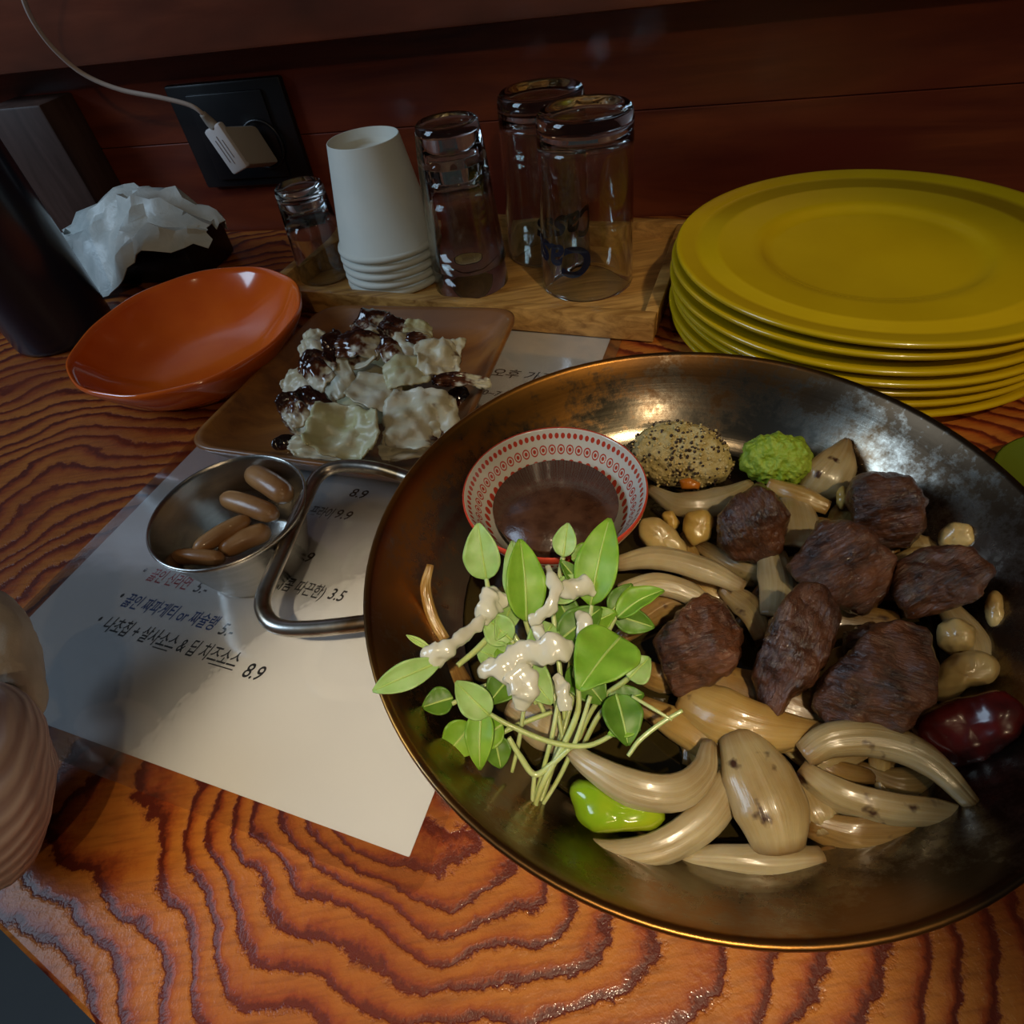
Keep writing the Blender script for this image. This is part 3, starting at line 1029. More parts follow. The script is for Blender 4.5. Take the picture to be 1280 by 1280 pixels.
# ------------------------------------------------------------------ wooden tray with glasses and cups
fr_, fl_ = at(811, 420, 0.003), at(648, 406, 0.003)
tx = (fr_ - fl_).normalized(); tx.z = 0; tx.normalize()
ty = Vector((-tx.y, tx.x, 0))
brk = at(846, 286, 0.012)
tD = (brk - fr_).dot(ty)
tD = max(0.10, min(tD, 0.135))
left = at(368, 345, 0.01)
tW = -(left - fr_).dot(tx)
tray = thing('tray', 'shallow oak tray holding glasses and paper cups', 'tray', fr_ - tx * tW / 2 + ty * tD / 2 - Vector((0, 0, 0.003)))
TO = tray.location.copy()
def tp(u, v, z): return TO + tx * u + ty * v + Vector((0, 0, z))
Zv = Vector((0, 0, 1))
TRB = 0.0012
frame_box('base', MAT['tray'], tray, tp(0, 0, TRB + 0.0025), tx, ty, Zv, tW - 0.006, tD - 0.006, 0.005, 0.0005)
RH = 0.0165
for (u, v, a, b) in ((0, -tD / 2, tW + 0.007, 0.008), (0, tD / 2, tW + 0.007, 0.008)):
    frame_box('rail', MAT['tray'], tray, tp(u, v, TRB + RH / 2), tx, ty, Zv, a, b, RH, 0.0008)
for s in (-1, 1):
    frame_box('rail', MAT['tray'], tray, tp(s * tW / 2, 0, TRB + RH / 2), tx, ty, Zv, 0.008, tD - 0.0085, RH, 0.0008)
TZ = TRB + 0.0052


def wrap_text(body, size, radius_fn, ang0, zc, flip=True, shear=0.2):
    vs, fs = text_mesh(body, size, shear, size * 0.03)
    x0 = (min(v.x for v in vs) + max(v.x for v in vs)) / 2
    out = []
    for v in vs:
        x, y = v.x - x0, v.y
        if flip: x, y = -x, -y
        z = zc + y
        r = radius_fn(z) + 0.00025
        a = ang0 + x / r
        out.append(Vector((r * math.cos(a), r * math.sin(a), z)))
    return out, fs


GH = 0.104
def beer_glass(name, label, base, ang):
    t = thing(name, label, 'glass', base, 'upturned beer glasses on the tray')
    ro = lambda z: 0.0312 + (0.0285 - 0.0312) * (z / GH)
    H = GH
    prof = [(0.0300, 0.0004), (0.0306, 0.0), (0.0312, 0.0006), (ro(H * .3), H * .3), (ro(H * .7), H * .7), (ro(H - .006), H - .006), (ro(H) - .0006, H - .002), (ro(H) - .0026, H), (ro(H) - .006, H - .0006), (ro(H) - .010, H - .003), (0, H - .004),
            (0, H - .013), (ro(H) - .008, H - .0125), (ro(H) - .0032, H - .010), (ro(H * .8) - .0019, H * .8), (ro(H * .4) - .0016, H * .4), (0.0298, 0.003), (0.0300, 0.0004)]
    vs, fs = lathe(prof, 64)
    mk('body', vs, fs, MAT['glass'], t)
    tv, tf = wrap_text('Cass', 0.027, ro, ang, 0.036)
    lt = mk('printed_logo', tv, tf, MAT['glass_ink'], t, smooth=False)
    lt['label'] = 'dark blue upside-down lettering'
    return t


g1 = at(734, 350, TZ)
beer_glass('beer_glass', 'taller-looking front upturned beer glass with dark blue lettering', g1, math.atan2(-g1.y, -g1.x) - 0.75)
g2 = at(683, 300, TZ)
tt = at(675, 110, TZ + GH)
g2 = Vector((tt.x, tt.y, TZ))
beer_glass('beer_glass', 'upturned beer glass standing behind the lettered front glass', g2, math.atan2(-g2.y, -g2.x) + 0.55)


def tumbler(label, base, z):
    t = thing('tumbler', label, 'glass', (base.x, base.y, TZ + z), 'nested upturned tumblers')
    H = 0.086
    nf = 10
    def wob(r, zz, a):
        if r < 0.004: return r, zz
        f = math.cos(nf * a)
        q = max(0, min(1, (zz - 0.030) / 0.02)) * max(0, min(1, (H - 0.004 - zz) / 0.012))
        return r * (1 + 0.022 * f * q), zz
    ro = lambda z: 0.0268 + (0.0198 - 0.0268) * z / H
    prof = [(.0258, .0003), (.0264, 0), (.0268, .0006)] + [(ro(H * q), H * q) for q in (.15, .3, .4, .5, .6, .7, .8, .88, .94)] + [(ro(H) - .0006, H - .001), (ro(H) - .002, H), (ro(H) - .005, H - .001), (0, H - .0015), (0, H - .009), (ro(H) - .006, H - .0085), (ro(H) - .0022, H - .006), (ro(H * .6) - .0012, H * .6), (ro(H * .3) - .0011, H * .3), (.0258, .0003)]
    vs, fs = lathe(prof, 80, wob)
    mk('body', vs, fs, MAT['glass'], t)
    return t


tb = at(590, 352, TZ)
tumbler('lower faceted tumbler, upside down beside the paper cups', tb, 0)
tumbler('upper faceted tumbler stacked upside down over another tumbler', tb, 0.0165)

# small glass at the left end of the tray
sb = at(410, 342, TZ)
t = thing('shot_glass', 'small upturned shot glass left of the paper cups', 'glass', sb)
H = 0.066
prof = [(.0205, .0003), (.0211, 0), (.0215, .0006), (.0195, H * .5), (.0175, H - .004), (.0166, H - .0008), (.015, H), (.011, H - .001), (0, H - .002), (0, H - .012), (.012, H - .0115), (.0155, H - .009), (.0180, H * .5), (.0203, .003), (.0205, .0003)]
vs, fs = lathe(prof, 56)
mk('body', vs, fs, MAT['glass'], t)

# paper cups, nested upside down
cb = at(497, 343, TZ)
CH = 0.068
cprof = [(.0345, .0016), (.0352, .0006), (.0362, 0), (.0372, .0008), (.0375, .002), (.0371, .0036), (.0360, .0042), (.0352, .0045), (.0240, CH - .0005), (.0236, CH), (.0231, CH - .0002), (.0232, CH - .0095), (0, CH - .0100), (0, CH - .0106), (.0236, CH - .0104), (.0241, CH - .0112), (.0346, .0045), (.0345, .0016)]
vs, fs = lathe(cprof, 72)
cupn = ['lowest paper cup of the nested stack, only its rim showing', 'second rim from the bottom of the paper cup stack', 'middle rim of the nested paper cups', 'paper cup just under the outermost one in the stack', 'outermost white paper cup on top of the upturned stack']
c0 = None
for i in range(5):
    if c0 is None: c0 = o = mk('paper_cup', vs, fs, MAT['paper_cup'])
    else: o = c0.copy(); COL.objects.link(o)
    o.location = (cb.x, cb.y, TZ + i * 0.0062)
    tag(o, cupn[i], 'cup', 'nested white paper cups')

# ------------------------------------------------------------------ orange bowl
oz = 0.034
opx = [(80, 460), (110, 418), (160, 376), (215, 347), (270, 335), (330, 335), (368, 352), (374, 378), (355, 412), (310, 448), (250, 478), (180, 494), (115, 488), (88, 474)]
op = [at(x, y, oz) for x, y in opx]
oc = sum(op, Vector((0, 0, 0))) / len(op); oc.z = 0
oa = sorted((math.atan2(p.y - oc.y, p.x - oc.x), math.hypot(p.x - oc.x, p.y - oc.y)) for p in op)
omean = sum(r for a, r in oa) / len(oa)
print('orange radius', omean, oc)
def oshape(a):
    # fitted low-order outline of the oval dish plus slight hand-made waves
    s = 0; w = 0
    for b, r in oa:
        d = math.cos(a - b)
        g = math.exp((d - 1) * 7)
        s += g * r; w += g
    return (s / w) / omean * (1 + 0.006 * math.cos(11 * a))
def owob(r, z, a):
    q = r / omean
    return r * (1 + (oshape(a) - 1) * min(1, q * 1.1)), z
R = omean
prof = [(0, .005), (R * .40, .0055), (R * .58, .009), (R * .80, .0185), (R * .955, .0305), (R * .985, .0338), (R * 1.0, .0338), (R * 1.008, .0322), (R * .985, .0285), (R * .84, .0145), (R * .64, .0040), (R * .50, .0), (R * .45, 0), (R * .44, .001), (0, .001)]
vs, fs = lathe(prof, 110, owob)
ob = mk('oval_bowl', vs, fs, MAT['orange'])
ob.location = (oc.x, oc.y, 0.0004)
tag(ob, 'glossy empty orange bowl between bottle and wooden plate', 'bowl')

# ------------------------------------------------------------------ square wooden plate with cabbage
wz = 0.022
Wc = [at(226, 556, wz), at(404, 380, wz), at(650, 384, wz), at(551, 600, wz)]
wc = sum(Wc, Vector((0, 0, 0))) / 4; wc.z = 0
wplate = thing('wooden_plate', 'square dark wooden plate with rounded corners under the salad', 'plate', wc)
def quad_ring(scale, z, rc, n=10):
    out = []
    C = Vector((wc.x, wc.y, 0))
    P = [Vector((p.x, p.y, 0)) for p in Wc]
    P = [C + (p - C) * scale for p in P]
    for k in range(4):
        p0, p1, p2 = P[k - 1], P[k], P[(k + 1) % 4]
        a = p1 + (p0 - p1).normalized() * rc
        b = p1 + (p2 - p1).normalized() * rc
        for i in range(n + 1):
            t = i / n
            out.append(((a * (1 - t) + p1 * t) * (1 - t) + (p1 * (1 - t) + b * t) * t) + Vector((0, 0, z)))
        for i in range(1, 6):
            nx = P[(k + 1) % 4]; nn = P[(k + 2) % 4]
            b2 = nx + (p1 - nx).normalized() * rc
            out.append(b.lerp(b2, i / 6) + Vector((0, 0, z)))
    return out
rings = [(0.02, .006, .002), (.60, .0062, .022), (.74, .0075, .022), (.86, .0135, .022), (.955, .0208, .020), (.985, .022, .019), (1.0, .0212, .018), (1.0, .0195, .018), (.90, .0075, .020), (.78, .0018, .02), (.70, .0012, .02), (.02, .0012, .002)]
vs, fs = [], []
N = None
for s, z, rc in rings:
    rg = quad_ring(s, z, rc * s)
    N = len(rg); vs += rg
for i in range(len(rings) - 1):
    for q in range(N):
        q2 = (q + 1) % N
        fs.append((i * N + q, i * N + q2, (i + 1) * N + q2, (i + 1) * N + q))
fs.append(tuple(range(N))); fs.append(tuple((len(rings) - 1) * N + q for q in range(N))[::-1])
mk('body', vs, fs, MAT['acacia'], wplate, origin=wc)


def cabbage(label, px, py, z, w, h, ang, mat, tilt=(0.0, 0.0), wave=0.25, seed=1, name='cabbage_piece', fold=0.0):
    C = at(px, py, z)
    N = (CAMP - C).normalized()
    N = (N * 0.6 + Vector((0, 0, 0.8))).normalized()
    X = Vector((1, -0.1, 0)); X = (X - N * X.dot(N)).normalized(); Y = N.cross(X)
    a = math.radians(ang)
    X, Y = X * math.cos(a) + Y * math.sin(a), Y * math.cos(a) - X * math.sin(a)
    N2 = (N + X * tilt[0] + Y * tilt[1]).normalized()
    X = (X - N2 * X.dot(N2)).normalized(); Y = N2.cross(X)
    pm = (at(px + 50, py, z) - at(px - 50, py, z)).length / 100
    W, Hh = w * pm / 2, h * pm / 2
    sv = Vector((seed * 2.3, seed * 5.1, seed * 0.7))
    def fn(u, v):
        e = 0.13 * noise.noise(Vector((u * 1.4, v * 1.4, 0)) + sv) + 0.10 * noise.noise(Vector((u * 5, v * 5, 3)) + sv)
        rr = 1 - 0.16 * (u * u * v * v)
        x = u * W * (rr + e); y = v * Hh * (rr + 0.13 * noise.noise(Vector((v * 1.7, u * 1.7, 5)) + sv) + 0.10 * noise.noise(Vector((v * 5, u * 5, 8)) + sv))
        q = noise.noise(Vector((u * 1.1, v * 1.1, 9)) + sv) + 0.45 * noise.noise(Vector((u * 2.8, v * 2.8, 2)) + sv) + 0.14 * noise.noise(Vector((u * 7, v * 7, 4)) + sv)
        zz = (W + Hh) * 0.5 * (wave * q * 1.3 - fold * (abs(u) ** 1.6) + 0.05 * math.cos(v * 9) * abs(u))
        return C + X * x + Y * y + N2 * zz
    vs, fs = sheet(fn, 22, 22, 0.0011)
    o = mk(name, vs, fs, mat, origin=C)
    tag(o, label, 'cabbage', 'cabbage pieces on the wooden plate')
    return o


# underlying bed first, then the pieces in view
CB = [
    ('pale cabbage scrap under the middle of the salad', 450, 505, .012, 120, 90, 10, 4, (0, 0), .2, 0.1),
    ('yellowish cabbage scrap low in the salad centre', 500, 455, .013, 120, 90, -20, 4, (.1, .1), .2, 0.1),
    ('pale cabbage strip under the left heap', 400, 500, .012, 80, 80, 30, 0, (-.1, 0), .2, 0.1),
    ('large crinkled white cabbage leaf at the front right of the salad', 526, 522, .030, 92, 78, -8, 1, (.05, -.15), .30, 0.25),
    ('ragged cabbage edge below the large crinkled leaf', 520, 552, .018, 90, 40, 12, 0, (0, -.3), .35, 0.0),
    ('cupped pale cabbage leaf at the front centre', 432, 540, .028, 84, 66, -15, 4, (-.1, -.2), .36, -0.35),
    ('frilly cabbage strip lying along the front rim', 405, 562, .016, 82, 26, -8, 0, (0, -.1), .3, 0.0),
    ('brown-stained cabbage leaf at the left front', 383, 515, .027, 62, 60, 30, 3, (-.3, -.1), .3, 0.25),
    ('long pale cabbage leaf leaning across the left side', 412, 460, .036, 42, 84, 28, 0, (-.25, .05), .22, 0.3),
    ('sauce-coated small leaf on the left heap', 394, 458, .038, 36, 44, 50, 3, (-.4, 0), .25, 0.3),
    ('stained cabbage tip at the upper left', 388, 428, .034, 32, 44, 10, 2, (-.4, .2), .3, 0.3),
    ('cabbage leaf with brown rim holding glaze', 442, 440, .036, 66, 50, -12, 3, (0, .15), .25, -0.35),
    ('glaze-covered cabbage piece at the very back', 462, 402, .034, 48, 56, 20, 3, (-.1, .5), .3, 0.35),
    ('dark glazed leaf curling at the back', 500, 412, .032, 50, 40, -30, 3, (.2, .3), .3, 0.3),
    ('smooth triangular cabbage leaf in the middle', 468, 487, .036, 60, 50, -24, 0, (0, .1), .15, 0.15),
    ('light green cabbage piece above the large crinkled leaf', 507, 463, .038, 54, 48, 14, 4, (.1, .2), .18, 0.2),
    ('ribbed white cabbage piece at the right back', 548, 447, .036, 56, 56, 8, 1, (.3, .1), .32, 0.1),
    ('pale curved cabbage rib behind the green piece', 512, 433, .036, 30, 60, 40, 0, (.1, .2), .2, 0.4),
    ('small pale cabbage bit at the back right', 523, 410, .030, 36, 24, -10, 4, (.2, .2), .2, 0.2),
    ('thin glazed leaf pointing over the right rim', 578, 474, .032, 70, 18, -4, 3, (.1, .1), .2, 0.2),
    ('ribbed cabbage stem piece standing at the right', 560, 432, .030, 40, 40, 70, 0, (.4, .2), .3, 0.2),
    ('glaze-soaked leaf folded over the back left', 447, 428, .043, 52, 36, -6, 3, (0, .1), .22, 0.35),
    ('narrow glazed leaf between the back pieces', 488, 436, .042, 26, 40, 24, 3, (.1, .2), .25, 0.4),
    ('glazed scrap capping the left leaf', 396, 466, .046, 30, 40, 40, 3, (-.3, 0), .2, 0.4),
    ('brown glazed rim of the left front leaf', 364, 512, .034, 30, 44, 34, 3, (-.4, 0), .3, 0.3),
    ('glazed sliver at the right back', 528, 424, .039, 40, 20, -20, 3, (.1, .2), .2, 0.3),
    ('cabbage shred behind the left leaves', 372, 476, .022, 44, 36, 30, 0, (-.3, .1), .3, 0.2),
]
for i, (lab, px, py, z, w, h, a, mi, tl, wv, fo) in enumerate(CB):
    cabbage(lab, px, py, z, w, h, a, CAB[mi], tl, wv, i + 1, fold=fo)

GL = [
    ('black glaze pool at the front left of the salad', [(338, 552), (352, 542), (370, 544), (374, 556), (355, 565), (342, 562)], .010, .0014),
    ('dark glaze pooling at the right of the salad', [(558, 488), (582, 480), (590, 498), (577, 516), (561, 508)], .012, .0014),
    ('dark glaze seeping between the front leaves', [(482, 520), (494, 512), (498, 535), (484, 548)], .022, .0014),
    ('dark glaze collected between the back leaves', [(470, 430), (490, 424), (502, 436), (492, 452), (476, 448)], .030, .0014),
]
for i, (lab, ol, z, dp) in enumerate(GL):
    vs, fs, C = pillow(ol, z, dp, 0.95, 0.0006, 130, i + 3, 44, 20, sm=120)
    tag(mk('glaze_pool', vs, fs, BALSAMIC, origin=C), lab, 'glaze', 'dark glaze on the salad')

# ------------------------------------------------------------------ condiment cup with snacks
kz = 0.036
kp = [at(x, y, kz) for x, y in ((176, 680), (215, 608), (280, 574), (340, 568), (376, 595), (352, 660), (290, 705), (230, 712))]
kc = sum(kp, Vector((0, 0, 0))) / len(kp)
kR = sum((p - kc).length for p in kp) / len(kp)
print('condiment r', kR, kc)
kc.z = MZ
cupo = thing('condiment_cup', 'small round stainless steel condiment cup on the menu', 'cup', kc)
h = kz - MZ
prof = [(0, .0012), (kR * .62, .0012), (kR * .66, .003), (kR * .95, h - .002), (kR * .965, h - .0003), (kR * .985, h), (kR * 1.0, h - .0008), (kR * .99, h - .0022), (kR * .965, h - .003), (kR * .68, .001), (kR * .66, 0), (0, 0)]
vs, fs = lathe(prof, 80)
mk('body', vs, fs, MAT['steel'], cupo)
SN = [
    ('brown snack piece standing highest at the back of the steel cup', (312, 590), (362, 622), .030, 17),
    ('brown snack piece lying across the middle of the steel cup', (278, 622), (346, 645), .026, 15),
    ('slim brown snack stick leaning from front to middle in the steel cup', (242, 690), (312, 648), .024, 13),
    ('brown snack piece low at the right of the steel cup', (275, 690), (338, 662), .019, 16),
    ('brown snack piece lying frontmost in the steel cup', (215, 696), (280, 699), .022, 12),
]
for i, (lab, a, b, z, w) in enumerate(SN):
    A3, B3 = at(*a, z), at(*b, z)
    pm = (at(a[0] + 20, a[1], z) - at(a[0] - 20, a[1], z)).length / 40
    rr = w * pm * 0.80
    mid = (A3 + B3) / 2 + Vector((0, 0, 0.001))
    vs, fs = tube([A3, A3.lerp(mid, .5), mid, mid.lerp(B3, .5), B3], [rr * .35, rr * .85, rr * .97, rr, rr, rr, rr, rr, rr * .97, rr * .88, rr * .4], 14, 26)
    tag(mk('snack_stick', vs, fs, SNACK, origin=mid), lab, 'snack', 'brown snack pieces in the steel cup')

# ------------------------------------------------------------------ bottle, bag, dark box
bb = at(84, 416, 0)
BR = 0.036
bot = thing('bottle', 'tall dark navy bottle at the left edge', 'bottle', (bb.x, bb.y, 0))
prof = [(0, 0.001), (BR - .004, 0), (BR - .001, .001), (BR, .004), (BR, .175), (BR - .002, .190), (BR - .010, .205), (.017, .218), (.016, .240), (0, .240)]
vs, fs = lathe(prof, 72)
mk('body', vs, fs, MAT['navy'], bot)
prof = [(0, .2405), (.0185, .2405), (.019, .2415), (.019, .262), (.018, .264), (0, .264)]
vs, fs = lathe(prof, 48)
mk('cap', vs, fs, MAT['black_plastic'], bot)
# white label corner on the bottle
vs, fs = [], []
aw = math.atan2(-bb.y, -bb.x)
for j in range(2):
    for i in range(9):
        a = aw - 0.35 + 0.75 * i / 8
        vs.append(Vector(((BR + .0003) * math.cos(a), (BR + .0003) * math.sin(a), 0.094 + 0.020 * j + 0.012 * i / 8)))
for i in range(8): fs.append((i, i + 1, i + 10, i + 9))
mk('sticker', vs, fs, MAT['sticker'], bot)

bgc = at(200, 345, 0)
dk = frame_box('napkin_holder', MAT['black_plastic'], None, Vector((bgc.x + 0.012, bgc.y + 0.012, 0.0155)), WU, -WN, Vector((0, 0, 1)), 0.085, 0.06, 0.030, 0.003)
tag(dk, 'low black box under the crumpled white bag', 'box')
random.seed(4)
bago = Vector((bgc.x, bgc.y, 0.0))
NBU, NBV = 20, 13
_jit = {}
def bagfn(u, v):
    key = (round(u, 3), round(v, 3))
    if key not in _jit: _jit[key] = (random.uniform(-1, 1), random.uniform(-1, 1), random.uniform(-1, 1))
    j = _jit[key]
    # outline: a tail at the left, a dome, a drooping right end
    t = (u + 1) / 2
    top = interp([0.034, 0.047, 0.052, 0.060, 0.063, 0.062, 0.058, 0.050, 0.040], t)
    dep = interp([0.010, 0.030, 0.040, 0.043, 0.043, 0.042, 0.038, 0.030, 0.016], t)
    front = interp([0.030, 0.004, 0.002, 0.002, 0.012, 0.030, 0.034, 0.030, 0.032], t)
    q = (v + 1) / 2
    zc = front + (top - front) * math.sin(min(1, q * 1.35) * math.pi / 2) ** 0.8 if q < 0.74 else top - (top - 0.03) * ((q - 0.74) / 0.26) ** 2
    rg = abs(noise.noise(Vector((u * 2.3, v * 1.7, 2.2))))
    x = 0.074 * u + 0.0022 * j[0]
    y = v * dep + 0.0022 * j[1] + 0.008 * noise.noise(Vector((u * 3, v * 2, 8)))
    z = zc + 0.0022 * j[2] - 0.016 * rg + 0.005
    return bago + WU * x - WN * y + Vector((0, 0, max(z, 0.002)))
vs, fs = sheet(bagfn, NBU, NBV, 0.0006)
bag = mk('plastic_bag', vs, fs, MAT['bag'], origin=bago)
autosmooth(bag, 28)
tag(bag, 'crumpled thin white plastic bag heaped behind the orange bowl', 'bag')

# ------------------------------------------------------------------ outlet, charger, cable
c4 = [onwall(*p, 0.004) for p in ((207, 107), (355, 93), (388, 225), (262, 236))]
oc_ = sum(c4, Vector((0, 0, 0))) / 4
ow = (((c4[1] - c4[0]) + (c4[2] - c4[3])) / 2).dot(WU)
oh = ((c4[0].z + c4[1].z) - (c4[2].z + c4[3].z)) / 2
outlet = thing('wall_outlet', 'black square wall outlet plate with a charger plugged in', 'outlet', oc_)
Z = Vector((0, 0, 1))
frame_box('plate', MAT['black_plastic'], outlet, oc_, WU, -WN, Z, ow, 0.007, oh, 0.002)
frame_box('inner_frame', MAT['black_plastic'], outlet, oc_ + WN * 0.0045, WU, -WN, Z, ow * 0.66, 0.003, oh * 0.82, 0.001)
vs, fs = lathe([(0.0165, .0), (.0185, .0), (.0185, .0025), (.0165, .0025), (.0165, 0)], 40)
sk = onwall(330, 180, 0.010)
vs = [sk + WU * v.x + Z * v.y + WN * (v.z) for v in vs]
mk('socket_ring', vs, fs, MAT['black_plastic'], outlet, origin=sk)
fa, fb = onwall(266, 158, 0.040), onwall(303, 212, 0.040)
ch = thing('charger', 'white phone charger hanging in the black wall outlet', 'charger', (fa + fb) / 2)
LX = (fb - fa).normalized()
LY = WN.cross(LX).normalized()
fc = (fa + fb) / 2
sidev = onwall(330, 183, 0.012)
frame_box('front_shell', MAT['white_plastic'], ch, fc, LX, LY, WN, (fb - fa).length * 1.02, 0.017, 0.008, 0.0022)
mid = (fc + sidev) / 2 + WN * 0.0
dv = (sidev - fc)
frame_box('plug_body', MAT['grey_plastic'], ch, fc + dv * 0.5, LX, (dv.normalized().cross(LX)).normalized(), dv.normalized(), (fb - fa).length * .9, 0.016, dv.length, 0.003)
for q, (u, l) in enumerate([(-0.15, .5), (0.05, .62), (0.22, .4)]):
    frame_box('print_line', MAT['print_grey'], ch, fc + WN * 0.0042 + LY * (-0.003 + 0.003 * q), LX, LY, WN, (fb - fa).length * l, 0.0005, 0.0004)
cp = [(262, 152, .040), (252, 141, .044), (236, 131, .046), (200, 122, .050), (150, 112, .055), (105, 93, .06), (70, 64, .066), (45, 32, .072), (30, 0, .078), (22, -40, .085), (20, -120, .095)]
C3 = [onwall(x, y, o) for x, y, o in cp]
vs, fs = tube(C3, 0.0017, 10, 70)
mk('cable', vs, fs, MAT['cable'], ch, origin=fc)
vs, fs = tube([onwall(270, 160, .040), onwall(262, 152, .0405), onwall(253, 142, .043)], [.0042, .0038, .0026], 12, 10)
mk('strain_relief', vs, fs, MAT['grey_plastic'], ch, origin=fc)

# ------------------------------------------------------------------ sleeve at the left edge
sp = at(20, 985, 0.030)
slv = thing('knit_sleeve', 'pale ribbed knit sleeve with cream cuff at the left edge', 'sleeve', sp)
ol = [(-60, 870), (0, 850), (30, 865), (58, 900), (72, 960), (66, 1020), (45, 1075), (10, 1110), (-50, 1120), (-90, 1000)]
vs, fs, C = pillow(ol, 0.028, 0.030, 0.9, 0.0012, 60, 4)
mk('sleeve_body', vs, fs, MAT['rib'], slv, origin=C)
ol = [(-60, 745), (-10, 735), (15, 745), (35, 775), (45, 815), (57, 860), (55, 900), (40, 898), (20, 878), (-10, 862), (-60, 850)]
vs, fs, C = pillow(ol, 0.036, 0.020, 0.85, 0.0022, 70, 9)
mk('cuff', vs, fs, MAT['cream_fabric'], slv, origin=C)

# ------------------------------------------------------------------ food in the pan
def P3(pts, z=None):
    return [at(p[0], p[1], p[2] if len(p) > 2 else z) for p in pts]


def pxm(px, py, z):
    return (at(px + 20, py, z) - at(px - 20, py, z)).length / 40


def veg_strip(name, label, cat, pts, wpx, thick, mat, curl=0.3, roll=0.0, group=None, n=24, wob=0.0006, seed=1):
    pp = P3(pts)
    c = pp[len(pp) // 2]
    k = pxm(*pts[len(pts) // 2])
    w = [(x * 1.12 + 5) * k for x in wpx] if isinstance(wpx, (list, tuple)) else wpx * k
    vs, fs = strip(pp, w, thick * 0.72, curl * 1.25, roll, n, 21, wob, seed)
    o = mk(name, vs, fs, mat, origin=c)
    if len(o.data.vertices) == n * 42:
        att = o.data.attributes.new('along', 'FLOAT_VECTOR', 'POINT')
        for i_ in range(n):
            for k_ in range(42):
                kk = k_ if k_ < 21 else 41 - k_
                att.data[i_ * 42 + k_].vector = (i_ / (n - 1), -1 + kk / 10, seed * 3.3)
    return tag(o, label, cat, group)


def lump(name, label, cat, outline, z, depth, mat, e=0.75, amp=0.0008, freq=140, seed=1, group=None, res=(56, 26), **kw):
    vs, fs, C = pillow(outline, z, depth, e, amp, freq, seed, res[0], res[1], **kw)
    o = mk(name, vs, fs, mat, origin=C)
    return tag(o, label, cat, group)


